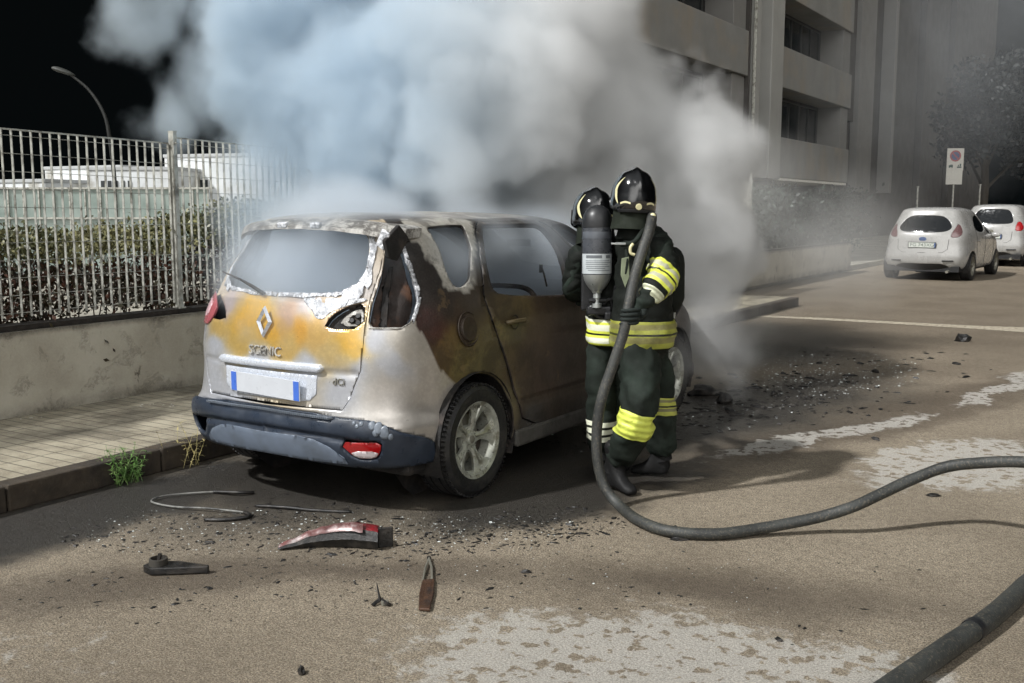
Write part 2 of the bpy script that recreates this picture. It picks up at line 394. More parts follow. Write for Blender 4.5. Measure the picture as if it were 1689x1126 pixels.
cabin('cabin', 'low pale cabin behind the glazed screen, its flat roof lower than the others', (-23.0, 15.0, .13), 2.3, 2.2, 2.1, RZ, .3)
cabin('cabin', 'small pale cabin set back behind the low cabin', (-23.4, 17.3, .13), 2.6, 2.4, 2.5, RZ)
cabin('cabin', 'white cabin with dark vertical slots on its front', (-20.8, 16.4, .13), 2.1, 2.6, 2.38, RZ+.35, slats=True)
cabin('cabin', 'tallest white cabin, partly hidden by the edge of the smoke', (-19.6, 18.6, .13), 3.6, 2.6, 2.75, RZ+.15, .9)
cabin('cabin', 'pale cabin mostly hidden behind the thick smoke', (-16.6, 19.6, .13), 3.4, 2.6, 2.6, RZ+.1)
m_scr, N, b = new_mat('frosted_panel'); N.put(b.inputs['Base Color'], N.mix(N.ramp(N.noise(N.oc(), 2, 4), .3, .7), lin((112, 126, 120)), lin((140, 152, 146)))); b.inputs['Roughness'].default_value = .35
scr = empty('glazed_screen', (-20.5, 12.8, .13), RZ+.42); tag(scr, 'pale green panelled screen fence in front of the cabins', 'screen fence')
for k in range(9):
    bm = bmesh.new(); box(bm, (-4.4+k*.98, 0, .98), (.94, .03, 1.9)); obj('panel', bm, m_scr, scr)
bm = bmesh.new()
for k in range(28): box(bm, (-4.9+k*.327, -.03, .98), (.03, .03, 1.95))
for z in (.1, .7, 1.3, 1.93): box(bm, (-.45, -.045, z), (9.0, .03, .04))
obj('frame', bm, m_galv, scr)

# unlit curved street lamp far across the yard
lamp = empty('street_lamp', (-19.05, 14.0, .13)); tag(lamp, 'unlit street lamp with long curved arm against the black sky', 'street lamp')
m_pole = mat('lamp_pole', (24, 26, 24), .7, var=.1)
bm = bmesh.new(); pp = spline([(0, 0, 0), (0, 0, 1.8), (-.03, -.05, 2.9), (-.12, -.1, 3.5), (-.42, -.22, 4.0), (-.75, -.42, 4.32)], 8)
tube(bm, pp, [.05-.025*i/len(pp) for i in range(len(pp))], 10); obj('pole', bm, m_pole, lamp, smooth=40)
bm = bmesh.new(); bmesh.ops.create_uvsphere(bm, u_segments=20, v_segments=12, radius=1)
for v in bm.verts:
    v.co = Vector((v.co.x*.26*(1-.25*v.co.x), v.co.y*.11, v.co.z*(.07 if v.co.z > 0 else .04)))
bmesh.ops.rotate(bm, verts=bm.verts, cent=(0, 0, 0), matrix=Matrix.Rotation(PI+.55, 3, 'Z') @ Matrix.Rotation(-.32, 3, 'Y')); bmesh.ops.translate(bm, vec=(-.93, -.52, 4.4), verts=bm.verts)
obj('lamp_head', bm, mat('lamp_head_shell', (48, 50, 47), .6), lamp, smooth=True)

# ------------------------------------------------------------------ apartment building
m_plas = mat('facade_render', (120, 120, 117), .85, var=.1, scale=.9, dirt=(128, 122, 112), dscale=.5, bump=.15, bscale=20)
m_pier = mat('facade_pier', (112, 111, 108), .8, var=.08, scale=.8)
m_brown = mat('brown_pier', (58, 55, 52), .85, var=.12, scale=.7)
m_glass = mat('dark_window_glass', (22, 26, 28), .12, var=.3, scale=.8, spec=.8)
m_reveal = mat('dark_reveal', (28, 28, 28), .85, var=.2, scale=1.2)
m_fr = mat('window_frame_metal', (48, 49, 48), .6)
bld = empty('apartment_building', (-12, 36, 0)); tag(bld, 'grey apartment building with long parapets and dark window bands', 'building')
def brel(bm): bmesh.ops.translate(bm, vec=-Vector(bld.location), verts=bm.verts)
def bpart(name, m, boxes, bev=.02, parent=None):
    bm = bmesh.new()
    for (x0, x1, y0, y1, z0, z1) in boxes: box(bm, ((x0+x1)/2, (y0+y1)/2, (z0+z1)/2), (x1-x0, y1-y0, z1-z0))
    brel(bm); return obj(name, bm, m, parent or bld, bev=bev)
HT = 17.5
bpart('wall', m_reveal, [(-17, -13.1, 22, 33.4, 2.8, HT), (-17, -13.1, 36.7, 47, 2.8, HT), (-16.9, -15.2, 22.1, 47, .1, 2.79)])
levels = [2.78+3.22*k for k in range(5)]
for (y0, y1) in ((22.2, 33.3), (36.8, 46.4)):
    for z in levels:
        bpart('parapet', m_plas, [(-13.12, -12, y0, y1, z, z+1.45)], .03)
        segs = [(y0, y1)]
        for (a, e) in segs:
            bpart('pier', m_pier, [(-13.12, -12.12, e-1.15, e-.003, z+1.453, z+3.217)], .02)
            nwin = 3
            for k in range(nwin):
                wa = a+.35+(e-1.5-a-.35)*k/nwin; wb = a+.35+(e-1.5-a-.35)*(k+1)/nwin-.12
                w = bpart('window', m_glass, [(-13.09, -13.05, wa, wb, z+1.5, z+3.05)], 0)
                bpart('frame', m_fr, [(-13.045, -13.0, wa-.06, wa, z+1.48, z+3.1), (-13.045, -13.0, wb, wb+.06, z+1.48, z+3.1), (-13.045, -13.0, (wa+wb)/2-.03, (wa+wb)/2+.03, z+1.48, z+3.1), (-13.045, -13.0, wa+.003, wb-.003, z+3.051, z+3.1), (-13.045, -13.0, wa+.003, wb-.003, z+1.48, z+1.499)], .005, w)
bpart('shaft', mat('pale_shaft', (146, 146, 142), .8, var=.08, scale=.8), [(-13.1, -11.95, 33.55, 34.35, 2.7, HT), (-13.1, -12.35, 34.353, 35.35, 2.72, HT), (-13.1, -11.9, 35.353, 36.65, 2.7, HT), (-12.34, -11.96, 34.356, 35.346, 2.7, 3.9)], .03)
bpart('shaft_rib', m_brown, [(-13.0, -11.98, 33.31, 33.44, 2.7, HT)], .02)
bpart('shaft_rib', m_brown, [(-12.33, -12.2, 34.7, 34.95, 3.92, HT)], .02)
bpart('downpipe', m_galv, [(-11.9, -11.8, 33.45, 33.53, 2.0, HT)], .02)
bpart('soffit', mat('white_soffit', (215, 213, 205), .7), [(-15, -12.05, 36.9, 46.3, 2.68, 2.775)], 0)
for q in ((36.8, 37.3), (45.5, 46.1), (33.6, 34.1)): bpart('column', m_plas, [(-13, -12.4, q[0], q[1], .1, 2.67)], .03)
bpart('roof', m_plas, [(-17.2, -11.9, 21.9, 47.05, HT+.003, HT+.5)], .05)
bpart('brown_wing', m_brown, [(-19, -13.6, 47.1, 100, .1, HT+3)], .05)
bpart('pier', m_pier, [(-13.59, -13.2, 52.5, 55.5, 2.5, HT+2)], .03)
bpart('pier', m_pier, [(-13.59, -12.9, 58.5, 59.1, 2.5, HT+2)], .03)
bpart('pier', m_brown, [(-13.59, -13.1, 47.5, 51.2, 5.8, HT+2)], .03)
bpart('pier', m_brown, [(-13.59, -13.2, 68, 72, .1, HT+2), (-13.59, -13.2, 78, 84, .1, HT+2)], .03)

# ------------------------------------------------------------------ parking sign, poles
m_signw = mat('sign_white', (188, 186, 178), .5, var=.06)
m_red = mat('sign_red', (150, 70, 72), .5); m_blue = mat('sign_blue', (66, 82, 116), .5); m_ink = mat('sign_ink', (40, 66, 58), .6)
sg = empty('parking_sign', (-6.52, 39.75, 0), -.02+.5686); tag(sg, 'white no-parking sign with a blank panel below, beyond the white cars', 'road sign')
bm = bmesh.new(); tube(bm, [(0, .04, 0), (0, .04, 3.75)], .035, 12); obj('pole', bm, m_galv, sg, smooth=40)
bm = bmesh.new(); box(bm, (0, 0, 3.4), (.6, .012, .78)); s1 = obj('panel', bm, m_signw, sg, bev=.004)
bm = bmesh.new(); box(bm, (-.01, 0, 2.76), (.58, .012, .5)); obj('panel', bm, m_signw, sg, bev=.004)
def disc(r0, r1, cx, cz, y, a0=0, a1=2*PI, n=36):
    bm = bmesh.new(); prev = None
    for k in range(n+1):
        a = a0+(a1-a0)*k/n; p = [bm.verts.new((cx+r*math.cos(a), y, cz+r*math.sin(a))) for r in (r0, r1)]
        if prev: bm.faces.new((prev[0], p[0], p[1], prev[1]))
        prev = p
    return bm
obj('ring', disc(.145, .2, 0, 3.52, -.0075), m_red, s1); obj('blue_disc', disc(.002, .144, 0, 3.52, -.0072), m_blue, s1)
bm = bmesh.new(); box(bm, (0, -.0085, 3.52), (.3, .002, .045), Matrix.Rotation(PI/4, 3, 'Y')); obj('slash', bm, m_red, s1)
bm = bmesh.new(); box(bm, (-.15, -.008, 3.155), (.15, .003, .075)); box(bm, (-.13, -.008, 3.205), (.09, .003, .02)); box(bm, (-.2, -.0085, 3.115), (.035, .003, .035)); box(bm, (-.1, -.0085, 3.115), (.035, .003, .035)); obj('truck_symbol', bm, m_ink, s1)
bm = bmesh.new(); box(bm, (.15, -.008, 3.12), (.16, .003, .05)); box(bm, (.12, -.008, 3.18), (.035, .003, .055)); box(bm, (.19, -.008, 3.2), (.05, .003, .09)); obj('sweeper_symbol', bm, m_ink, s1)
for (x, y, h, lb) in ((-7.6, 39.0, 2.4, 'thin grey pole left of the parking sign behind the white hatchback'), (-5.9, 41.5, 2.5, 'thin grey pole right of the parking sign')):
    bm = bmesh.new(); tube(bm, [(0, 0, 0), (0, 0, h)], .035, 10); lathe(bm, [(0, .05), (.05, .04), (.05, 0)], (0, 0, h), n=10)
    o = obj('pole', bm, m_galv, None, smooth=40); o.name = 'metal_pole'; o.location = (x, y, 0); tag(o, lb, 'pole')

# ------------------------------------------------------------------ trees in the dark beyond the parked cars, dark shrubs under the building
m_tleaf, N, b = new_mat('dark_tree_leaves'); N.put(b.inputs['Base Color'], N.attr('tint')); b.inputs['Roughness'].default_value = .6
m_bark = mat('tree_bark', (52, 46, 38), .95, bump=.5)
def tree(loc, h, r, label, n=5000, seed=1):
    random.seed(seed); t = empty('tree', loc); tag(t, label, 'tree', 'dark trees beyond the parked cars')
    bm = bmesh.new(); tube(bm, [(0, 0, 0), (.1, .05, h*.3), (0, .1, h*.6), (.1, 0, h*.85)], [.22, .17, .1, .03], 9)
    cl = []
    for k in range(9):
        a = k*2.4; zz = h*(.45+.05*k); rr = r*(.9-.06*k); e = Vector((math.cos(a)*rr*.7, math.sin(a)*rr*.7, zz)); cl.append(e)
        tube(bm, [(0, .05, zz*.6), e*.5+Vector((0, 0, zz*.35)), e], [.07, .05, .02], 6)
    obj('trunk', bm, m_bark, t)
    bm = bmesh.new(); lay = bm.loops.layers.float_color.new('tint')
    def sm():
        c = random.choice(cl); d = Vector((random.gauss(0, 1), random.gauss(0, 1), random.gauss(0, .8))).normalized()*(random.random()**.4)*r*.42
        return c+d, 0
    leaf_cloud(bm, lay, n, sm, .22, lambda p, q: (15, 21, 19) if noise.noise(p*.8) > 0 else (8, 12, 11))
    obj('crown', bm, m_tleaf, t)
tree((-6.6, 47, 0), 8.5, 2.6, 'dark tree directly behind the parking sign and parked cars', 5000, 3)
tree((-3.2, 52, 0), 10, 3.2, 'large dark tree at the far end of the street', 6000, 4)
random.seed(12)
shr = empty('shrub_row', (-9.5, 22, .13)); tag(shr, 'dark evergreen shrub row under the raised apartment building', 'shrub row')
bm = bmesh.new(); lay = bm.loops.layers.float_color.new('tint')
def ss():
    y = random.uniform(19.8, 36); top = 1.9+.5*noise.noise((y*.6, 0, 0)); return Vector((-9.4+random.gauss(0, .5), y, .2+(top)*random.random()**.6)), 0
leaf_cloud(bm, lay, 14000, ss, .13, lambda p, q: (44, 56, 46) if noise.noise(p*1.3) > 0 else (28, 36, 30))
bmesh.ops.translate(bm, vec=-Vector(shr.location), verts=bm.verts); obj('foliage', bm, m_tleaf, shr)
bm = bmesh.new()
for k in range(30): tube(bm, [(-9.4+random.gauss(0, .2), 19.8+k*.54, .13), (-9.4+random.gauss(0, .3), 19.8+k*.54, 1.5)], .02, 5)
bmesh.ops.translate(bm, vec=-Vector(shr.location), verts=bm.verts); obj('stems', bm, m_bark, shr)
# ------------------------------------------------------------------ car bodies: a lofted surface cut into panels
class Shell:
    """z, half width, rear x, front x, corner tuck for each level v; u runs 0 (rear centre) .. 11 (front centre)"""
    def __init__(s, V, droop=(2.0, .14, 9.5)): s.V = V; s.d = droop
    @staticmethod
    def cr(A, x):
        n = len(A)-1; i = int(min(max(math.floor(x), 0), n-1)); t = x-i
        p1, p2 = A[i], A[i+1]
        p0 = A[i-1] if i > 0 else tuple(2*a-b for a, b in zip(p1, p2)); p3 = A[i+2] if i < n-1 else tuple(2*b-a for a, b in zip(p1, p2))
        return [.5*(2*b+(c-a)*t+(2*a-5*b+4*c-d)*t*t+(3*b-a-3*c+d)*t**3) for a, b, c, d in zip(p0, p1, p2, p3)]
    def P(s, u, v):
        sg = 1 if u >= 0 else -1; u = abs(u); z, w, xr, xf, q = s.cr(s.V, v); L = xf-xr; k = min(1, max(L, 0)/2.6)
        A = [(-.33*w, xr+.015*k), (0, xr), (.33*w, xr+.015*k), ((.62-.03*q)*w, xr+.06*k), ((.83-.06*q)*w, xr+(.15+.02*q)*k), ((.94-.065*q)*w, xr+.34*k), ((.985-.05*q)*w, xr+.62*k), ((1-.01*q)*w, xr+.36*L), (w, xr+.6*L), (.97*w, xf-.75*k), (.86*w, xf-.36*k), (.5*w, xf-.09*k), (0, xf), (-.5*w, xf-.09*k)]
        t, x = s.cr(A, u+1); a, b, c = s.d
        if x > a and z > .6 and v < c: z = z-(z-.6)*b*min(1, (x-a)/1.5)**1.3*min(1, (c-v)/2.)
        return Vector((sg*t, x, z))
    def N(s, u, v, e=.02):
        a = s.P(u+e, v)-s.P(u-e, v); b = s.P(u, min(v+e, 13.99))-s.P(u, max(v-e, 0)); n = a.cross(b)
        if n.length < 1e-9: return Vector((0, 0, 1))
        n.normalize(); return n
    def side(s, x, z, u0=5.5):
        """(u, v) of the side point at x along, height z"""
        u = u0; v = 4
        for _ in range(25):
            p = s.P(u, v); e = .01; du = (s.P(u+e, v)-p)/e; dv = (s.P(u, v+e)-p)/e
            a, b, c, d = du.y, dv.y, du.z, dv.z; r1, r2 = x-p.y, z-p.z; D = a*d-b*c
            if abs(D) < 1e-9: break
            su, sv = (r1*d-b*r2)/D, (a*r2-c*r1)/D
            u = min(max(u+max(-.5, min(.5, su)), 0), 10.99); v = min(max(v+max(-.5, min(.5, sv)), 0), 13.9)
        return (u, v)
def pip(x, y, poly):
    c = False; j = len(poly)-1
    for i in range(len(poly)):
        xi, yi = poly[i]; xj, yj = poly[j]
        if (yi > y) != (yj > y) and x < (xj-xi)*(y-yi)/(yj-yi)+xi: c = not c
        j = i
    return c
def soft(poly, it=2):
    for _ in range(it):
        o = []
        for i in range(len(poly)):
            a, b = poly[i], poly[(i+1) % len(poly)]
            o += [(a[0]*.75+b[0]*.25, a[1]*.75+b[1]*.25), (a[0]*.25+b[0]*.75, a[1]*.25+b[1]*.75)]
        poly = o
    return poly
def softo(path, it=2):
    for _ in range(it):
        o = [path[0]]
        for a, b in zip(path, path[1:]): o += [(a[0]*.75+b[0]*.25, a[1]*.75+b[1]*.25), (a[0]*.25+b[0]*.75, a[1]*.25+b[1]*.75)]
        path = o+[path[-1]]
    return path
US, VS = .45, .13
def offs(poly, d):
    """offset a closed loop outwards by d metres (negative shrinks)"""
    q = [(a*US, b*VS) for a, b in poly]; A = sum(q[i][0]*q[(i+1) % len(q)][1]-q[(i+1) % len(q)][0]*q[i][1] for i in range(len(q))); sg = 1 if A > 0 else -1; o = []
    for i in range(len(q)):
        p0, p, p1 = q[i-1], q[i], q[(i+1) % len(q)]
        e0 = Vector((p[0]-p0[0], p[1]-p0[1])); e1 = Vector((p1[0]-p[0], p1[1]-p[1]))
        if e0.length < 1e-7: e0 = e1
        if e1.length < 1e-7: e1 = e0
        n0 = Vector((e0.y, -e0.x)).normalized(); n1 = Vector((e1.y, -e1.x)).normalized(); n = n0+n1
        n = n.normalized() if n.length > 1e-4 else n0
        k = min(2, 1/max(.4, n.dot(n0))); o.append(((p[0]+n.x*sg*d*k)/US, (p[1]+n.y*sg*d*k)/VS))
    return o
def dense(poly, step=.025):
    o = []
    for i in range(len(poly)):
        a, b = poly[i], poly[(i+1) % len(poly)]; L = math.hypot((b[0]-a[0])*US, (b[1]-a[1])*VS); n = max(1, int(L/step))
        o += [(a[0]+(b[0]-a[0])*k/n, a[1]+(b[1]-a[1])*k/n) for k in range(n)]
    return o
def patch(S, outer, holes=(), off=0, du=.07, dv=.16, sides=(1, -1), color=None, crumple=None):
    """bmesh of the surface region inside outer and outside holes; the loops are in (u, v) with u >= 0"""
    loops = [dense(outer)]+[dense(h) for h in holes]; vs = []; es = []
    for lp in loops:
        b = len(vs); vs += lp; es += [(b+i, b+(i+1) % len(lp)) for i in range(len(lp))]
    us_ = [p[0] for p in outer]; vv_ = [p[1] for p in outer]; u = min(us_)+du*.37
    while u < max(us_):
        v = min(vv_)+dv*.31
        while v < max(vv_):
            if pip(u, v, outer) and not any(pip(u, v, h) for h in holes): vs.append((u, v))
            v += dv
        u += du
    V2, _, F2 = geometry.delaunay_2d_cdt([Vector((a*US, b*VS)) for a, b in vs], es, [], 0, 1e-5)[:3]
    bm = bmesh.new(); lay = bm.loops.layers.float_color.new('paint') if color else None
    uv = [(p.x/US, p.y/VS) for p in V2]
    for sg in sides:
        bv = {}
        def get(i):
            if i not in bv:
                a, b = uv[i]; p = S.P(a, b); n = S.N(a, b)
                if p.dot(n) < 0 and False: n = -n
                p = p+n*off
                if crumple: p = p+n*crumple(p, a, b)
                bv[i] = bm.verts.new((p.x*sg if abs(p.x) > 1e-4 else 0, p.y, p.z))
            return bv[i]
        for f in F2:
            cx = sum(uv[i][0] for i in f)/len(f); cy = sum(uv[i][1] for i in f)/len(f)
            if not pip(cx, cy, outer) or any(pip(cx, cy, h) for h in holes): continue
            vsq = [get(i) for i in f]
            if len(set(vsq)) < 3: continue
            try: g = bm.faces.new(vsq)
            except ValueError: continue
            g.smooth = True
            if lay:
                for l, i in zip(g.loops, f):
                    p = l.vert.co; c = color(Vector((abs(p.x), p.y, p.z)), uv[i][0], uv[i][1], sg); l[lay] = c
            g.normal_update()
            want = S.N(cx, cy); want = Vector((want.x*sg, want.y, want.z))
            if g.normal.dot(want) < 0: g.normal_flip()
    bmesh.ops.remove_doubles(bm, verts=bm.verts, dist=.0006)
    return bm
def solid(o, th=.012, inner=None):
    m = o.modifiers.new('thickness', 'SOLIDIFY'); m.thickness = th; m.offset = -1
    if inner is not None: o.data.materials.append(inner); m.material_offset = 1; m.material_offset_rim = 1
    w = o.modifiers.new('normals', 'WEIGHTED_NORMAL'); w.weight = 80
    return o
def text_bm(s, size, depth=.004, shear=0):
    cu = bpy.data.curves.new('lettering', 'FONT'); cu.body = s; cu.size = size; cu.extrude = depth; cu.align_x = 'CENTER'; cu.align_y = 'CENTER'; cu.shear = shear
    o = bpy.data.objects.new('lettering', cu); me = bpy.data.meshes.new_from_object(o); bm = bmesh.new(); bm.from_mesh(me)
    bpy.data.objects.remove(o); bpy.data.curves.remove(cu); bpy.data.meshes.remove(me); return bm
def place_bm(bm, loc, n, up=Vector((0, 0, 1))):
    """turn a shape drawn in XY so that its +Z looks along n"""
    n = Vector(n).normalized(); x = up.cross(n).normalized(); y = n.cross(x)
    M = Matrix((x, y, n)).transposed().to_4x4(); M.translation = loc
    bmesh.ops.transform(bm, matrix=M, verts=bm.verts)
    return bm
m_tyre = mat('tyre_rubber', (26, 26, 27), .55, var=.2, scale=30, bump=.2, bscale=120, dirt=(46, 44, 41), dscale=12)
def wheel(parent, c, sgn, R=.325, W=.205, rr=.215, alloy=None, disc_m=None, spokes=5, wide=1.0):
    """c: centre of the wheel; sgn: +1 when the outside faces +x"""
    w = bpy.data.objects.new('wheel', None); C.objects.link(w); w.parent = parent; w.location = c; w.rotation_euler = (random.random()*.3-.3, 0, 0 if sgn > 0 else PI)
    bm = bmesh.new(); h = W/2
    prof = [(rr-.005, -h+.01), (rr+.012, -h), (rr+.05, -h-.004), (R-.028, -h-.002), (R-.008, -h+.02)]
    g = [-.075, -.033, .0, .033, .075]
    for y in (-.072, -.03, .03, .072): prof += [(R-.001, y-.006), (R-.010, y-.004), (R-.010, y+.004), (R-.001, y+.006)]
    prof += [(R-.008, h-.02), (R-.028, h+.002), (rr+.075, h+.004), (rr+.072, h+.007), (rr+.05, h+.006), (rr+.012, h), (rr-.005, h-.01)]
    lathe(bm, prof, (0, 0, 0), 'X', 72)
    for k in range(72):
        a = 2*PI*k/72
        for sx in (-1, 1):
            M = Matrix.Rotation(-a, 3, 'X'); box(bm, M @ Vector((sx*(h-.016), 0, R-.007)), (.03, .011, .011), M)
    obj('tyre', bm, m_tyre, w, smooth=35)
    bm = bmesh.new()
    lathe(bm, [(rr-.002, -h+.012), (rr-.03, -h+.03), (rr-.034, h-.045), (rr-.018, h-.03), (rr-.014, h-.010), (rr+.005, h-.002), (rr+.006, h-.006)], (0, 0, 0), 'X', 72)
    lathe(bm, [(0, h-.040), (.030, h-.040), (.034, h-.048), (.036, h-.056), (.075, h-.062), (.078, h-.09), (0, h-.1)], (0, 0, 0), 'X', 40)
    for k in range(spokes):
        a = 2*PI*k/spokes
        ro = rr-.012
        sec = [(.050, .030, h-.052, .02), (.085, .0225, h-.044, .02), (.12, .026*wide, h-.038, .02), (.155, .040*wide, h-.032, .022), (.185, .058*wide, h-.026, .024), (ro, .074*wide, h-.020, .02)]
        rings = []
        for (r, hw, x, th) in sec:
            rings.append([(x-.006, -hw, r), (x, -hw*.72, r), (x+.002, -hw*.22, r), (x-.009, -hw*.12, r), (x-.009, hw*.12, r), (x+.002, hw*.22, r), (x, hw*.72, r), (x-.006, hw, r), (x-th-.008, hw*.8, r), (x-th-.008, -hw*.8, r)])
        M = Matrix.Rotation(a, 3, 'X'); vr = [[bm.verts.new(M @ Vector((p[0], p[1], math.sqrt(max(0, p[2]**2-(p[1]**2 if i > 3 else 0)))))) for p in rg] for i, rg in enumerate(rings)]
        for p, q in zip(vr, vr[1:]):
            for j in range(10): bm.faces.new((p[j], p[(j+1) % 10], q[(j+1) % 10], q[j]))
        bm.faces.new(vr[0]); bm.faces.new(vr[-1][::-1])
    bmesh.ops.recalc_face_normals(bm, faces=bm.faces)
    rim = obj('rim', bm, alloy, w, smooth=40)
    for k in range(5):
        a = 2*PI*(k+.5)/5; bm = bmesh.new()
        lathe(bm, [(0, h-.0605), (.0105, h-.0605), (.0125, h-.058), (.0125, h-.0615)], (0, math.sin(a)*.056, math.cos(a)*.056), 'X', 14)
        obj('lug_hole', bm, m_blackpl, rim)
    bm = bmesh.new(); lathe(bm, [(0, h-.036), (.020, h-.037), (.024, h-.041)], (0, 0, 0), 'X', 24); obj('hub_cap', bm, m_grey, rim, smooth=True)
    bm = bmesh.new(); lathe(bm, [(0, -.02), (.135, -.02), (.14, -.015), (.14, -.002), (.135, .002), (.07, .002), (.065, .02), (0, .02)], (0, 0, 0), 'X', 48)
    obj('brake_disc', bm, disc_m, w, smooth=30)
    bm = bmesh.new(); box(bm, (-.012, -.125, .03), (.07, .055, .13)); obj('brake_caliper', bm, m_grey, w, bev=.012)
    return w
m_blackpl = mat('black_plastic', (20, 20, 21), .55, var=.2)
m_grey = mat('cast_grey', (120, 118, 108), .5, metal=.4, var=.15)
# ------------------------------------------------------------------ the burnt car
SV = [(.18,.84,-.62,3.5,.2),(.30,.88,-.73,3.60,.1),(.46,.895,-.775,3.63,.1),(.56,.895,-.75,3.62,.6),(.70,.91,-.74,3.6,1),(.85,.915,-.735,3.45,1),(1.0,.90,-.71,3.12,1),(1.12,.865,-.66,2.72,1),(1.25,.815,-.59,2.43,.95),(1.38,.75,-.51,2.12,.9),(1.49,.685,-.44,1.85,.8),(1.545,.61,-.39,1.66,.6),(1.575,.45,-.30,1.42,.4),(1.592,.22,-.15,1.0,.2),(1.597,0,.0,.8,0)]
S = Shell(SV)
# paint tones of the heat stained panels: (across, along, height, r, g, b) of the bare, yellowed, browned and sooted paint
REAR = [(-0.37,-0.65,1.08,175,162,160),(-0.43,-0.69,0.96,190,160,95),(-0.23,-0.69,1.02,200,155,50),(-0.12,-0.66,1.11,205,160,45),(-0.02,-0.72,0.97,205,155,45),(0.09,-0.68,1.07,178,148,125),(0.2,-0.66,1.11,172,163,160),(0.2,-0.71,0.99,200,150,65),(0.36,-0.7,0.97,192,158,95),(0.51,-0.67,0.94,200,158,65),(0.56,-0.66,0.88,196,160,75),(0.41,-0.7,0.87,188,164,112),(0.17,-0.72,0.91,192,162,98),(-0.2,-0.72,0.9,188,158,90),(-0.47,-0.7,0.83,180,183,190),(-0.1,-0.74,0.81,180,183,190),(0.25,-0.73,0.8,180,183,190),(0.58,-0.66,0.78,180,183,190),(0.48,-0.7,0.69,180,183,190),(-0.31,-0.73,0.57,180,183,190),(-0.48,-0.7,0.65,180,183,190),(0.72,-0.55,0.81,180,183,190),(0.81,-0.37,0.67,172,166,158),(0.65,-0.6,0.94,178,180,186),(0.76,-0.47,0.93,176,170,160),(0.81,-0.46,0.52,160,155,148),(0.71,-0.58,0.63,175,170,164),(0.45,-0.66,1.05,178,155,130),(-0.7,-0.55,.9,180,183,190),(-.7,-.55,.65,180,183,190),(0,-.6,1.2,176,170,166),(.5,-.6,1.2,176,170,166)]
SIDE = [(0.78,-0.35,1.05,60,24,18),(0.82,-0.3,0.97,78,36,24),(0.84,-0.25,0.88,112,86,42),(0.85,-0.13,0.77,122,108,58),(0.86,0.03,0.72,112,102,62),(0.74,-0.3,1.18,32,22,18),(0.8,-0.17,1.1,42,30,22),(0.83,0.03,1.09,60,48,32),(0.86,0.24,1.06,88,74,44),(0.87,0.47,1.06,98,82,46),(0.88,0.72,1.04,70,52,34),(0.9,0.99,0.98,58,44,32),(0.88,0.26,0.94,112,96,58),(0.9,0.56,0.89,72,52,36),(0.89,0.5,0.8,60,42,28),(0.91,0.84,0.8,52,32,25),(0.91,1.08,0.7,52,38,28),(0.88,0.38,0.71,82,66,42),(0.89,0.72,0.59,68,48,34),(0.9,1.09,0.5,58,44,32),(0.89,0.51,0.51,76,60,42),(0.89,0.37,0.78,96,80,50),(0.87,0.2,0.73,102,90,55),(0.89,0.58,0.38,72,70,68),(0.89,1.12,0.32,70,68,64),(0.89,0.31,0.5,112,102,70),(0.83,-0.1,1.03,66,48,30),(0.84,-0.2,0.91,118,95,50),(0.62,-0.3,1.37,22,18,16),(0.69,-0.34,1.24,26,20,16),(0.68,-0.22,1.33,26,20,18),(0.74,-0.19,1.24,28,22,18),(0.73,0.19,1.35,52,48,44),(0.79,0.2,1.23,66,56,42),(0.8,1.06,1.28,50,46,44),(0.58,1.15,1.54,56,54,52),(0.67,1.4,1.45,42,40,40),(0.81,1.66,1.22,40,38,36),(0.9,2.07,0.94,40,38,36),(0.88,2.81,0.59,60,58,56),(0.88,2.57,0.43,50,48,46),(0.89,2.77,0.79,70,66,62),(.6,3.4,.6,60,58,56),(0,3.4,.8,50,48,46),(0,2.6,1.0,90,88,84),(.5,2.6,1.0,60,58,56)]
ROOF = [(0,-.2,1.58,150,148,142),(.5,-.25,1.55,80,78,76),(.45,.3,1.57,165,160,152),(0,.5,1.6,158,154,146),(.5,.9,1.56,120,116,110),(.45,1.3,1.55,60,58,56),(0,1.4,1.58,70,68,66),(-.5,.5,1.57,110,106,100),(.6,-.1,1.52,120,116,108)]
def idw(T, p):
    n = [0, 0, 0]; W = 0
    for a, b, c, r, g, bl in T:
        w = 1/((a-p.x)**2+(b-p.y)**2+(c-p.z)**2+.0006)**2; W += w; n[0] += w*r; n[1] += w*g; n[2] += w*bl
    return [q/W for q in n]
ASH = [(3.44,10.51),(3.4,9.49),(3.76,9.34),(3.92,8.88),(4.22,8.57),(4.43,7.83),(4.69,7.32),(5.01,7.27),(5.24,7.57),(5.3,8.78),(5.83,10.83),(5.9,11.4),(4.68,11.67),(3.5,11.4)]
SILV = [(3.6,14),(3.70,6.3),(3.72,6.08),(4.27,5.03),(4.82,3.98),(4.85,3.64),(5.0,0)]
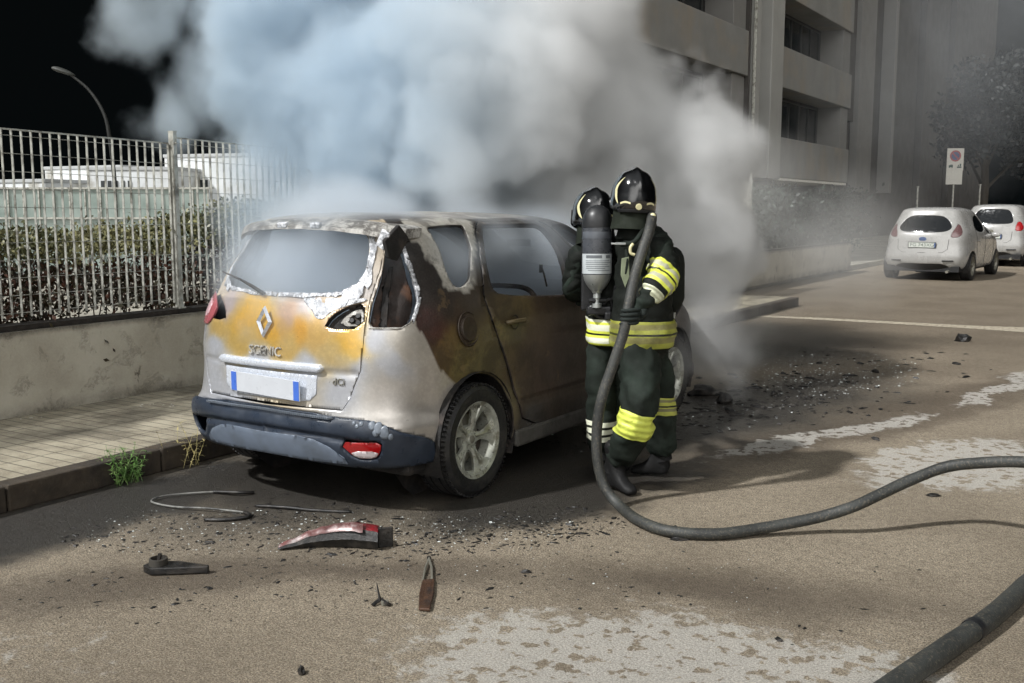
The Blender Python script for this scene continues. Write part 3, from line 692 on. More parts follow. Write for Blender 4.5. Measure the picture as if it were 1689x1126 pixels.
def paint(p, u, v, sg):
    """r, g, b = paint tone, a = how far the coating is burnt off (0 sound paint .. 1 soot and ash)"""
    nz = noise.noise(p*7)*.10; q = Vector((p.x*sg, p.y, p.z)); q += Vector([noise.noise(p*5+Vector((k*9, 0, 0)))*.05+noise.noise(p*17+Vector((k*9, 4, 0)))*.028 for k in range(3)])
    us = 3.6
    for (a, b), (c, d) in zip(SILV, SILV[1:]):
        if d <= v <= b: us = a+(c-a)*(b-v)/(b-d); break
    us += nz*.8
    if v > 11.35+nz*3: c = idw(ROOF, q); a = .8
    elif sg > 0:
        if u < us and not (v > 6.9 and u > 2.8): c = idw(REAR, q); a = 0.0 if v < 7.0 else .5
        else:
            c = [t_*.78 for t_ in idw(SIDE, Vector((p.x, q.y, q.z)))]; a = .75
            if v > 5: 
                if pip(u+nz*1.6, v+nz*5, ASH): c = (158, 155, 146); a = .95
    else:
        if u < us: c = idw(REAR, q); a = 0.0 if v < 7.0 else .5
        else: c = [t_*.78 for t_ in idw(SIDE, p)]; a = .75
    l = lin(c); return (*l, a)
def burnt_paint(name):
    m, N, b = new_mat(name); co = N.oc(); c = N.attr('paint'); al = N.attr('paint', 'Alpha')
    n1 = N.noise(co, 9, 7, .68); n2 = N.noise(co, 45, 5, .7); n3 = N.noise(co, 160, 3, .7)
    col = N.mix(N.ramp(n1, .32, .72, 0, .30), c, N.vec('SCALE', c, scale=.55)); col = N.mix(N.ramp(n2, .42, .75, 0, .35), col, N.vec('SCALE', c, scale=1.45))
    col = N.mix(N.math('MULTIPLY', al, N.ramp(n3, .35, .7, 0, .35)), col, lin((90, 84, 76)))
    big = N.noise(co, 4.2, 7, .72, .3); col = N.mix(N.math('MULTIPLY', al, N.ramp(big, .50, .60, 0, .6)), col, lin((30, 22, 16))); col = N.mix(N.math('MULTIPLY', al, N.ramp(N.noise(co, 6.5, 7, .75), .60, .66, 0, .45)), col, lin((112, 92, 62)))
    blis = N.math('MULTIPLY', al, N.ramp(N.vor(co, 38), .08, .2, 1, 0)); col = N.mix(N.math('MULTIPLY', blis, .45), col, lin((24, 19, 16)))
    N.put(b.inputs['Base Color'], col)
    N.put(b.inputs['Metallic'], N.ramp(al, 0, .5, .45, 0)); N.put(b.inputs['Roughness'], N.math('ADD', N.ramp(al, 0, .8, .34, .50), N.math('MULTIPLY', N.math('SUBTRACT', n1, .5), .35)))
    N.put(b.inputs['Coat Weight'], N.ramp(al, 0, .7, .7, .12)); b.inputs['Coat Roughness'].default_value = .12
    bp = N.n('ShaderNodeBump'); N.put(bp.inputs['Strength'], N.ramp(al, 0, .8, .03, .45)); bp.inputs['Distance'].default_value = .006
    N.put(bp.inputs['Height'], N.math('ADD', n1, n2)); N.put(b.inputs['Normal'], bp.outputs[0])
    return m
m_paint = burnt_paint('heat_stained_paint')
def ash_mat(name, a, b_, sc_=22):
    m, N, b = new_mat(name); co = N.oc(); n1 = N.noise(co, sc_, 7, .75, .4); n2 = N.noise(co, 110, 4, .7)
    col = N.mix(N.ramp(n1, .40, .56), lin(a), lin(b_)); col = N.mix(N.ramp(n2, .4, .7, 0, .4), col, lin((60, 58, 58)))
    col = N.mix(N.ramp(N.noise(co, sc_*.6, 5, .7), .60, .66), col, lin((44, 40, 38)))
    N.put(b.inputs['Base Color'], col); b.inputs['Roughness'].default_value = .5; N.put(b.inputs['Metallic'], N.ramp(n1, .4, .6, .1, .45))
    bp = N.n('ShaderNodeBump'); bp.inputs['Strength'].default_value = .55; bp.inputs['Distance'].default_value = .006; N.put(bp.inputs['Height'], n1); N.put(b.inputs['Normal'], bp.outputs[0])
    return m
m_ash = ash_mat('molten_pale_trim', (232, 234, 238), (150, 152, 156), 30); m_ash2 = ash_mat('ashen_metal', (186, 184, 178), (118, 115, 110), 16)
m_soot = mat('soot', (24, 22, 21), .85, var=.4, scale=12, dirt=(58, 50, 44), dscale=6, bump=.6, bscale=50)
m_rust = mat('scorched_recess', (34, 24, 19), .7, var=.4, scale=10, dirt=(82, 54, 36), dscale=7, bump=.5, bscale=40)
m_bump = mat('dark_blue_grey_plastic', (36, 44, 56), .38, var=.15, scale=8, dirt=(50, 58, 70), dscale=6, rvar=.12)
m_skid = mat('grey_lower_plastic', (98, 108, 122), .42, var=.12, scale=8, dirt=(88, 96, 106), dscale=5)
m_melt = mat('melted_plastic_blister', (104, 112, 122), .4, var=.2, scale=40)
m_chr = mat('satin_silver_trim', (206, 212, 222), .25, metal=.35, var=.05)
m_redl = mat('red_lens', (150, 18, 22), .12, var=.1, spec=.8, coat=.6); m_whl = mat('clear_lens', (190, 180, 182), .12, var=.1, spec=.8, coat=.6); m_pinkl = mat('pale_red_lens', (204, 168, 174), .15, spec=.8, coat=.5)
m_plate = mat('number_plate_white', (186, 190, 196), .35, var=.03); m_pblue = mat('number_plate_blue', (66, 104, 190), .35, var=.05)
m_alloy = mat('dusty_alloy', (178, 180, 170), .35, metal=.45, var=.15, scale=20, dirt=(124, 122, 108), dscale=12)

car = empty('burnt_car', (-4.055, 4.62, 0)); tag(car, 'burnt silver people carrier with yellow scorch marks and missing windows, beside the kerb', 'car')
TG = [(0,3.12),(1.2,3.10),(1.81,3.1),(2.0,3.55),(2.09,3.92),(2.27,4.57),(2.3,5.28),(2.34,5.98),(2.40,7.2),(2.5,7.9),(2.59,8.4),(2.62,9.3),(2.4,10.2),(1.9,10.75),(1.0,10.95),(0,11.0)]
WIN = [(0,7.28),(1.2,7.36),(1.62,7.45),(2.0,7.72),(2.16,8.2),(2.18,9.1),(2.1,9.8),(1.75,10.2),(1.0,10.42),(0,10.5)]
LT = [(1.28,5.93),(1.41,6.4),(1.77,6.87),(2.28,7.11),(2.32,5.99)]
LQ = [(2.42,6.0),(3.0,5.96),(3.37,5.97),(3.66,6.21),(3.81,6.98),(3.75,7.46),(3.45,8.42),(3.14,9.39),(2.85,9.62),(2.68,9.2),(2.66,8.4),(2.55,7.6),(2.46,7.1)]
BP = [(0,2.95),(1.2,2.86),(1.76,2.72),(2.53,2.6),(2.9,2.35),(3.33,2.02),(3.96,1.72),(4.2,1.55),(4.2,.85),(3.3,.82),(1.83,.82),(0,.98)]
def circ(cx, cz, r, flat=.02, n=30):
    return [S.side(cx+r*math.cos(a), max(flat, cz+r*math.sin(a))) for a in [2*PI*k/n for k in range(n)]]
def arch(cx, r=.365):
    top = [S.side(cx+r*math.cos(a), .335+r*math.sin(a)) for a in [math.radians(-28+k*236/26) for k in range(27)]]
    return top+[(top[-1][0]-.0, -.5), (top[0][0], -.5)]
AR, AF = arch(0.0), arch(2.70)
DOOR = [(6.0,10.75),(5.62,9.8),(5.41,8.78),(5.34,7.04),(5.39,5.85),(5.46,4.64),(5.55,3.31),(5.62,2.2),(5.66,1.43),(5.80,1.05)]+[S.side(x, z) for x, z in ((.75,.30),(1.36,.30),(1.40,.5),(1.41,.75),(1.405,.98),(1.36,1.12))]+[(7.25,8.3),(7.5,9.3),(7.72,10.1),(7.7,10.75)]
DWIN = [(6.08,10.42),(6.0,10.36),(5.95,10.2),(5.66,9.3),(5.52,8.5),(5.49,7.6),(5.52,7.14)]+[S.side(x, z) for x, z in ((.35,1.115),(.7,1.09),(1.06,1.07))]+[(6.75,8.0),(7.0,9.0),(7.22,9.8),(7.30,10.1),(7.28,10.3),(7.18,10.38)]
FD = [S.side(1.42,.98),S.side(1.425,.75),S.side(1.415,.5),S.side(1.38,.30),S.side(2.2,.28),S.side(2.32,.5),S.side(2.46,.75),S.side(2.5,.95),(9.15,7.3),(9.4,8.2),(9.42,9.0),(9.3,9.8),(8.9,10.5),(8.5,10.75),(7.85,10.72),(7.8,10.1),(7.6,9.3),(7.36,8.3),S.side(1.38,1.12)]
FW = [S.side(1.52,1.07),S.side(2.1,1.02),(9.0,7.4),(9.22,8.3),(9.2,9.2),(9.0,9.9),(8.7,10.3),(7.98,10.25),(7.8,9.4),(7.55,8.3)]
QW = [(4.22,10.30),(4.30,10.36),(4.9,10.46),(5.34,10.42),(5.38,10.3),(5.24,9.35),(5.14,8.3),(5.12,7.79),(4.97,7.48),(4.80,7.50),(4.62,7.95),(4.46,8.55),(4.30,9.35),(4.2,10.1)]
WS = [(11.3,7.5),(10.6,7.45),(10.15,7.7),(10.2,9.0),(10.25,10.6),(10.6,10.9),(11.3,10.95)]
OUTER = [(0,.7),(11,.7),(11,14),(0,14)]
qw, dw, fw, wn_, lq, lt = soft(QW, 1), soft(DWIN, 1), soft(FW, 1), WIN, soft(LQ, 1), soft(LT, 1)
dent = lambda p, a, b: .006*noise.noise(p*4)*(1 if b > 7 or a > 3.8 else 0)
# one-piece shell: quarter panels, pillars, roof, wings, bonnet
bodybm = patch(S, OUTER, [offs([(-.4,3.0)]+TG[1:-1]+[(-.4,11.0)], .0035), [(-.4,2.95)]+BP[1:8]+[(4.2,.4),(-.4,.4)], offs(DOOR, .004), offs(FD, .004), AR, AF, qw, lq, [(q[0], q[1]) for q in WS]], color=paint, crumple=dent)
body = solid(obj('body', bodybm, m_paint, car), .02, m_soot)
TGh = TG[1:-1]
tgbm = patch(S, [(0,3.12)]+TGh+[(0,11.0)], [softo([(-.4,WIN[0][1])]+WIN[1:-1]+[(-.4,WIN[-1][1])], 1), offs(lt, .002)], color=paint, crumple=lambda p, a, b: (.010*noise.noise(p*5) if b > 7 else 0)-.010*math.exp(-((b-4.42)/.10)**2)*(1 if a < 2.2 else 0), du=.06, dv=.1)
gate = solid(obj('tailgate', tgbm, m_paint, car), .03, m_soot)
# molten trim: the glass bead and frame round the rear window, ashen patch under it, lamp aperture rim
def strip(S, path, w0, w1, off, name, m, parent, sides=(1,), jag=.3, seed=0, du=.035, dv=.08, th=.006):
    """ragged band between two offsets of an open (u, v) path"""
    a_, b_ = [], []; pts = []
    for p, q in zip(path, path[1:]):
        for k in range(8): pts.append((p[0]+(q[0]-p[0])*k/8, p[1]+(q[1]-p[1])*k/8))
    pts.append(path[-1])
    for i, p in enumerate(pts):
        q0, q1 = pts[max(0, i-1)], pts[min(len(pts)-1, i+1)]; t = Vector(((q1[0]-q0[0])*US, (q1[1]-q0[1])*VS)); t.normalize(); n = Vector((-t.y, t.x))
        j0 = 1+jag*noise.noise((i*.35, seed, 0))*2; j1 = 1+jag*noise.noise((i*.5, seed+5, 0))*2
        a_.append((p[0]+n.x*w0*j0/US, p[1]+n.y*w0*j0/VS)); b_.append((p[0]+n.x*w1*j1/US, p[1]+n.y*w1*j1/VS))
    bm = patch(S, a_+b_[::-1], [], off=off, sides=sides, du=du, dv=dv, crumple=lambda p, a, b: .005*noise.noise(p*30))
    return solid(obj(name, bm, m, parent), th)
full = [(u, v) for u, v in WIN[:-1]]
for sd in ((1,), (-1,)):
    strip(S, [(.02,7.26),(1.2,7.33),(1.62,7.42)], -.014, .008, .006, 'window_trim', m_ash, gate, sd, .4, 2)
    strip(S, [(1.62,7.42),(2.0,7.70),(2.18,8.2),(2.22,9.1),(2.14,9.8)], -.075 if sd == (1,) else -.03, .012, .006, 'window_trim', m_ash, gate, sd, .35, 4)
    strip(S, [(2.14,9.85),(1.78,10.27),(1.0,10.5),(0.02,10.58)], -.035, .02, .006, 'window_trim', m_ash2, gate, sd, .3, 6)
bm = patch(S, soft([(.62,7.2),(1.2,7.2),(2.3,7.25),(2.3,7.12),(1.9,6.98),(1.5,6.72),(1.33,6.5),(1.25,6.3),(1.05,6.3),(.95,6.62),(.75,6.9)], 2), [], off=.003, sides=(1,), du=.03, dv=.08, crumple=lambda p, a, b: .003*noise.noise(p*40))
solid(obj('ash_patch', bm, m_ash, gate), .004)
# scooped tail lamp seat in the tailgate
bm = patch(S, lt, [], off=-.035, sides=(1,), du=.04, dv=.1); solid(obj('lamp_seat', bm, m_soot, gate), .004)
bm = patch(S, soft([(1.62,6.12),(1.72,6.5),(2.0,6.82),(2.26,6.86),(2.26,6.08)], 1), [soft([(1.84,6.2),(1.9,6.55),(2.1,6.66),(2.2,6.6),(2.2,6.2)], 1)], off=-.022, sides=(1,), du=.04, dv=.1); solid(obj('lamp_bracket', bm, m_ash2, gate), .012)
for (u, v) in ((1.95,6.35),(2.1,6.55),(2.12,6.25)):
    bm = bmesh.new(); p = S.P(u, v)+S.N(u, v)*-.02; lathe(bm, [(0, .006), (.012, .006), (.014, 0), (.014, -.01)], (0, 0, 0), n=14); place_bm(bm, p, S.N(u, v)); obj('lamp_socket', bm, m_blackpl, gate)
# quarter lamp aperture: deep scorched recess with a pale molten rim
bm = patch(S, offs(lq, .01), [], off=-.07, sides=(1,), du=.06, dv=.14, crumple=lambda p, a, b: .02*noise.noise(p*9)); solid(obj('lamp_recess', bm, m_rust, body), .01)
bm = patch(S, [(2.75,6.05),(2.95,6.05),(2.92,7.6),(2.98,8.6),(2.82,8.6),(2.72,7.6)], [], off=-.04, sides=(1,), du=.06, dv=.14, crumple=lambda p, a, b: .012*noise.noise(p*15)); solid(obj('recess_rib', bm, m_soot, body), .02)
strip(S, [(2.86,9.55),(3.12,9.35),(3.44,8.4),(3.73,7.46),(3.79,6.98),(3.64,6.25)], -.004, .034, .004, 'lamp_rim', m_ash, body, (1,), .45, 11, th=.015)
strip(S, [(3.64,6.22),(3.36,5.99),(2.44,6.02)], -.002, .007, .002, 'lamp_rim', m_ash2, body, (1,), .2, 12)
# left lamp: red and clear lens still in place below, burnt out above
bm = patch(S, soft([(2.0,5.72),(2.42,5.66),(3.3,5.72),(3.55,6.1),(3.5,6.9),(2.9,7.1),(2.36,7.05),(1.95,6.72),(1.72,6.3)], 1), [soft([(2.15,5.95),(3.35,6.0),(3.35,6.85),(2.2,6.75)], 1)], off=.010, sides=(-1,), du=.06, dv=.14); tl = solid(obj('tail_lamp', bm, mat('aged_red_lens', (158, 84, 90), .15, spec=.8, coat=.6), body), .012)
bm = patch(S, soft([(2.15,5.95),(3.35,6.0),(3.35,6.85),(2.2,6.75)], 1), [], off=.012, sides=(-1,), du=.06, dv=.14); solid(obj('clear_lens', bm, m_pinkl, tl), .008)
bm = patch(S, offs([(2.55,7.1),(3.7,7.1),(3.45,8.42),(3.14,9.39),(2.85,9.62),(2.68,9.2)], .0), [], off=-.07, sides=(-1,), du=.06, dv=.14); solid(obj('lamp_recess', bm, m_rust, body), .01)
# rear bumper
b_out = [(0,2.95)]+BP[1:-1]+[(0,.98)]
REF = soft([(1.78,1.66),(2.3,1.70),(2.82,1.72),(2.78,1.42),(2.6,1.2),(2.1,1.2)], 1)
rl = offs(REF, .008)
bm = patch(S, b_out, [rl, [(-.4,2.90),(1.70,2.66),(1.62,2.5),(-.4,2.74)]], off=.020, du=.07, dv=.09, crumple=lambda p, a, b: -.022*math.exp(-((b-(1.86-.03*a*a if a < 1.5 else 1.79-.12*(a-1.5)))/.09)**2)*(1 if a < 1.9 else max(0, 1-(a-1.9)*2)))
bump = solid(obj('rear_bumper', bm, m_bump, car), .02)
bm = patch(S, [(0,1.74),(.7,1.76),(1.2,1.70),(1.55,1.5),(1.85,1.18),(1.9,.98),(1.2,.97),(0,1.0)], [], off=.0255, du=.08, dv=.1); solid(obj('skid_panel', bm, m_skid, bump), .006)
for sd in ((1,),):
    bm = patch(S, REF, [], off=.018, du=.05, dv=.06, sides=sd); lens = solid(obj('reflector', bm, m_redl, bump), .006)
    bm = patch(S, soft([(2.02,1.42),(2.74,1.45),(2.62,1.22),(2.12,1.22)], 1), [], off=.0215, du=.05, dv=.06, sides=sd); solid(obj('clear_lens', bm, m_whl, lens), .006)
# ribbed rubber step on the bumper
bm = patch(S, [(0,2.90),(1.70,2.66),(1.62,2.5),(0,2.74)], [], off=.012, du=.06, dv=.06); step = solid(obj('bumper_step', bm, m_bump, bump), .01)
bm = bmesh.new(); k = -1.6
while k < 1.62:
    v0 = 2.81-.085*abs(k)-.03; p = S.P(k, v0); n = S.N(abs(k), v0); n = Vector((n.x*(1 if k > 0 else -1), n.y, n.z)); a = .09*k
    box(bm, p+n*.020, (.008, .055, .010), Matrix.Rotation(-.5, 3, 'Z')); k += .048
obj('step_ribs', bm, m_melt, step)
for (u, v, r) in ((2.62,2.34,.020),(2.78,2.22,.026),(2.92,2.06,.028),(2.70,2.05,.016),(2.16,2.45,.010),(2.24,2.30,.011),(2.34,2.42,.012),(3.05,1.9,.015)):
    bm = bmesh.new(); lathe(bm, [(0, .004), (r*.7, .0035), (r, 0), (r, -.004)], (0, 0, 0), n=16)
    for q in bm.verts: q.co.x *= 1+.25*noise.noise(q.co*60); q.co.y *= 1.2+.3*noise.noise(q.co*50)
    place_bm(bm, S.P(u, v)+S.N(u, v)*.021, S.N(u, v)); obj('blister', bm, m_melt, bump, smooth=True)
# number plate in its recess, silver handle bar, lettering, diamond badge
bm = patch(S, soft([(0,4.30),(1.16,4.30),(1.16,3.62),(1.0,3.36),(.8,3.3),(0,3.28)][1:-1]+[(0,3.28),(0,4.30)], 0), [], off=.004, du=.1, dv=.12); solid(obj('plate_recess', bm, m_chr, gate), .008)
bar = bmesh.new(); rows = []
for i in range(41):
    u = -1.32+2.64*i/40; p = S.P(u, 4.56); k = min(1, (1.32-abs(u))/.06+.25); h = .021*k; d = .026
    rows.append([bar.verts.new(p+Vector(q)) for q in ((0, .01, h), (0, -d*.7, h), (0, -d, h*.6), (0, -d-.002, -h*.4), (0, -d*.8, -h), (0, .01, -h))])
for r, s_ in zip(rows, rows[1:]):
    for k in range(6): bar.faces.new((r[k], s_[k], s_[(k+1) % 6], r[(k+1) % 6]))
bar.faces.new(rows[0][::-1]); bar.faces.new(rows[-1]); bmesh.ops.recalc_face_normals(bar, faces=bar.faces)
obj('tailgate_handle', bar, m_chr, gate, smooth=50, bev=.003)
bm = bmesh.new(); box(bm, (0, 0, 0), (.52, .11, .006)); pl = obj('number_plate', bm, m_plate, gate, bev=.002)
pl.matrix_local = Matrix.Translation(S.P(0, 3.75)+Vector((-.0, -.022, 0))) @ Matrix.Rotation(.03, 4, 'Y') @ Matrix.Rotation(PI/2+.03, 4, 'X')
for s in (-1, 1):
    bm = bmesh.new(); box(bm, (s*.236, 0, .0035), (.04, .104, .002)); obj('blue_band', bm, m_pblue, pl)
def flatbadge(bm, u, v, name, m, o=.006, tilt=0):
    place_bm(bm, S.P(u, v)+S.N(abs(u), v)*0+Vector((0, -o, 0)), Vector((0, -1, .12)) if abs(u) < .8 else S.N(u, v))
    return obj(name, bm, m, gate)
flatbadge(text_bm('SCENIC', .072, .003), -.05, 5.0, 'badge_lettering', m_ash2)
flatbadge(text_bm('dCi', .050, .003), 1.72, 4.12, 'badge_lettering', m_grey, .004)
bm = bmesh.new(); H_, W_ = .088, .058; q = [(0, H_), (W_, 0), (0, -H_), (-W_, 0)]; qi = [(0, H_*.62), (W_*.52, -.0), (0, -H_*.62), (-W_*.52, .0)]
for i in range(4):
    j = (i+1) % 4; a, b_, c, d = [bm.verts.new((*p, z)) for p, z in ((q[i], .004), (q[j], .004), (qi[j], .004), (qi[i], .004))]
    m1, m2 = [bm.verts.new(((p[0]+r[0])/2, (p[1]+r[1])/2, .020)) for p, r in ((q[i], qi[i]), (q[j], qi[j]))]
    bm.faces.new((a, b_, m2, m1)); bm.faces.new((m1, m2, c, d))
flatbadge(bm, -.10, 6.05, 'diamond_badge', m_chr, .012)
# rear wiper stub
bm = bmesh.new(); a = S.P(-.75, 7.33)+Vector((0, -.02, .0)); tube(bm, [a+Vector((.12, -.01, -.01)), a+Vector((.04, -.02, .03)), a+Vector((-.04, -.02, .06)), a+Vector((-.20, -.01, .10))], [.012, .010, .007, .004], 8); obj('rear_wiper', bm, m_soot, gate, smooth=True)
# roof spoiler
bm = bmesh.new(); n = 26; rows = []
for i in range(n+1):
    t = -1+2*i/n; x = t*.62; k = 1-abs(t)**4*.6
    y0 = -.36+.10*abs(t)**3; z0 = 1.555-.035*t*t-.02*abs(t)**6; ye = y0-.15*k; ze = z0-.045-.02*abs(t)**4+.004*noise.noise((x*12, 0, 0)); ju = .006*noise.noise((x*20, 2, 0))
    rows.append([bm.verts.new(p) for p in ((x, y0+.10, z0+.012), (x, y0-.04, z0+.006), (x, ye, ze+.014+ju), (x, ye-.004, ze-.006), (x, y0-.03, z0-.045), (x, y0+.08, z0-.04))])
for r, q in zip(rows, rows[1:]):
    for k in range(6): bm.faces.new((r[k], q[k], q[(k+1) % 6], r[(k+1) % 6]))
bm.faces.new(rows[0][::-1]); bm.faces.new(rows[-1]); bmesh.ops.recalc_face_normals(bm, faces=bm.faces)
sp = obj('roof_spoiler', bm, m_ash2, body, smooth=35)
for x in (-.09, .16):
    bm = bmesh.new(); box(bm, (x, -.505, 1.527), (.07, .03, .028), Matrix.Rotation(.3, 3, 'X')); obj('molten_clip', bm, m_ash, sp, bev=.006)
bm = bmesh.new(); prism(bm, [(-.38, 1.53), (-.50, 1.45), (-.47, 1.36), (-.40, 1.34), (-.30, 1.46)], .615, .64, 'X'); obj('spoiler_end', bm, m_soot, sp, bev=.005)
bm = bmesh.new(); box(bm, (.60, -.47, 1.455), (.06, .012, .10), Matrix.Rotation(.5, 3, 'Y')); obj('molten_clip', bm, m_ash, sp, bev=.006)
# doors
def door(name, outer, win, parts, lab=None):
    bm = patch(S, offs(outer, -.003), [win], off=.003, sides=(1,), color=paint, crumple=lambda p, a, b: (.005*noise.noise(p*4) if b > 5 else 0)-.012*math.exp(-((p.z-.475)/.018)**2)-.008*math.exp(-((p.z-.9)/.05)**2)*.6); d = solid(obj(name, bm, m_paint, car), .03, m_soot)
    bm = patch(S, offs(outer, -.003), [win], off=.003, sides=(-1,), color=paint, du=.12, dv=.25); solid(obj(name, bm, m_paint, car), .03, m_soot)
    return d
rd = door('rear_door', DOOR, dw, None); fd = door('front_door', FD, fw, None)
def handle(x, z, d):
    u, v = S.side(x, z); p = S.P(u, v); bm = bmesh.new()
    tube(bm, spline([p+Vector((.006, -.10, .0)), p+Vector((.030, -.06, .004)), p+Vector((.036, 0, .006)), p+Vector((.030, .07, .004)), p+Vector((.006, .10, 0))], 5), [.010]+[.014]*19+[.010], 10); obj('handle', bm, m_paintside, d, smooth=True)
    bm = bmesh.new(); lathe(bm, [(0, -.014), (.03, -.010), (.044, .001)], (0, 0, 0), n=24)
    for q in bm.verts: q.co.x *= .9
    place_bm(bm, p+Vector((.006, 0, -.004)), (1, 0, 0)); obj('handle_cup', bm, m_soot, d, smooth=True)
m_paintside = mat('browned_paint', (78, 68, 46), .4, var=.25, scale=12, dirt=(60, 46, 32), dscale=9)
handle(.37, .962, rd); handle(1.62, .94, fd)
# fuel flap
u, v = 5.08, 5.7; bm = bmesh.new(); lathe(bm, [(0, .012), (.066, .012), (.070, .008), (.072, -.004), (.086, -.006), (.094, .004), (.098, .0)], (0, 0, 0), n=40); place_bm(bm, S.P(u, v)+Vector((0, 0, 0)), (1, 0, .15)); obj('fuel_flap', bm, mat('sooty_flap', (48, 38, 28), .6, var=.4, scale=15), body, smooth=40)
# black window seals and pillar trims, door grille seen as burnt frames; wheel arch liners, sills, underbody
bm = bmesh.new(); box(bm, (0, 1.45, .27), (1.55, 3.9, .14)); box(bm, (0, -.45, .36), (1.3, .35, .12)); obj('underbody', bm, m_soot, car, bev=.03)
for (cx, nm) in ((0, 'wheel_housing'), (2.70, 'wheel_housing')):
    for s in (-1, 1):
        bm = bmesh.new(); prev = None
        for k in range(25):
            a = math.radians(-25+k*230/24); y, z = cx+.375*math.cos(a), .335+.375*math.sin(a); r = [bm.verts.new((s*xx, y, z)) for xx in (.55, .885)]
            if prev: bm.faces.new((prev[0], r[0], r[1], prev[1]))
            prev = r
        pts = [bm.verts.new((s*.55, cx+.38*math.cos(a), .335+.38*math.sin(a))) for a in [2*PI*k/24 for k in range(24)]]; bm.faces.new(pts)
        obj(nm, bm, m_soot, car)
for s in (-1, 1):
    bm = bmesh.new(); prism(bm, [(.40, .20), (2.28, .20), (2.30, .31), (.38, .31)], s*.80, s*.893, 'X'); obj('sill', bm, m_soot if s < 0 else mat('scorched_sill', (70, 68, 64), .7, var=.3, bump=.4), car, bev=.02)
# cabin interior: burnt out
it = bpy.data.objects.new('interior', None); C.objects.link(it); it.parent = car
bm = bmesh.new(); box(bm, (0, 1.0, .42), (1.5, 3.0, .08)); box(bm, (0, 2.3, .72), (1.5, .06, .6)); obj('floor', bm, m_soot, it)
bm = bmesh.new(); box(bm, (0, 2.12, .93), (1.46, .42, .22), Matrix.Rotation(.2, 3, 'X')); obj('dashboard', bm, m_soot, it, bev=.05)
bm = bmesh.new(); tube(bm, spline([(-.38+.18*math.cos(a), 1.83+.04*math.sin(a), .98+.17*math.sin(a)) for a in [2*PI*k/12 for k in range(13)]], 3), .012, 8); tube(bm, [(-.38, 1.83, .98), (-.38, 2.1, .9)], .025, 8); obj('steering_wheel', bm, m_soot, it)
def seat(x, y, w):
    bm = bmesh.new(); tube(bm, spline([(x-w/2, y, .5), (x-w/2, y-.16, .9), (x-w/2+.04, y-.22, 1.08), (x, y-.23, 1.11), (x+w/2-.04, y-.22, 1.08), (x+w/2, y-.16, .9), (x+w/2, y, .5)], 5), .017, 8)
    for k in range(7): z = .56+.08*k; tube(bm, [(x-w/2, y-.03-.035*k, z), (x, y-.03-.035*k, z+.01*math.sin(k*3)), (x+w/2, y-.03-.035*k, z)], .006, 5)
    box(bm, (x, y+.22, .54), (w, .5, .05)); obj('seat_frame', bm, m_soot, it, smooth=40)
for a in ((-.4, 1.25, .46), (.4, 1.25, .46), (-.5, .35, .4), (0, .35, .38), (.5, .35, .4)): seat(*a)
bm = bmesh.new(); tube(bm, [(.735, .99, 1.12), (.72, .98, 1.2), (.70, .97, 1.26)], .006, 6); box(bm, (.70, .975, 1.235), (.01, .03, .05)); obj('seat_belt_buckle', bm, m_soot, it)
bm = bmesh.new(); box(bm, (-.1, 1.98, 1.36), (.2, .02, .05)); obj('mirror', bm, m_soot, it)
for (x, y) in ((.775, 0), (-.775, 0), (.775, 2.70), (-.775, 2.70)):
    wheel(car, (x, y, .322), 1 if x > 0 else -1, alloy=m_alloy, disc_m=m_grey, wide=1.25)
# burnt door mirror and front bumper remnant
bm = bmesh.new(); bmesh.ops.create_icosphere(bm, subdivisions=3, radius=1)
for q in bm.verts: q.co = Vector((.98+q.co.x*.10, 2.12+q.co.y*.05+.02*noise.noise(q.co*3), 1.03+q.co.z*.07))
obj('door_mirror', bm, m_soot, car, smooth=True)
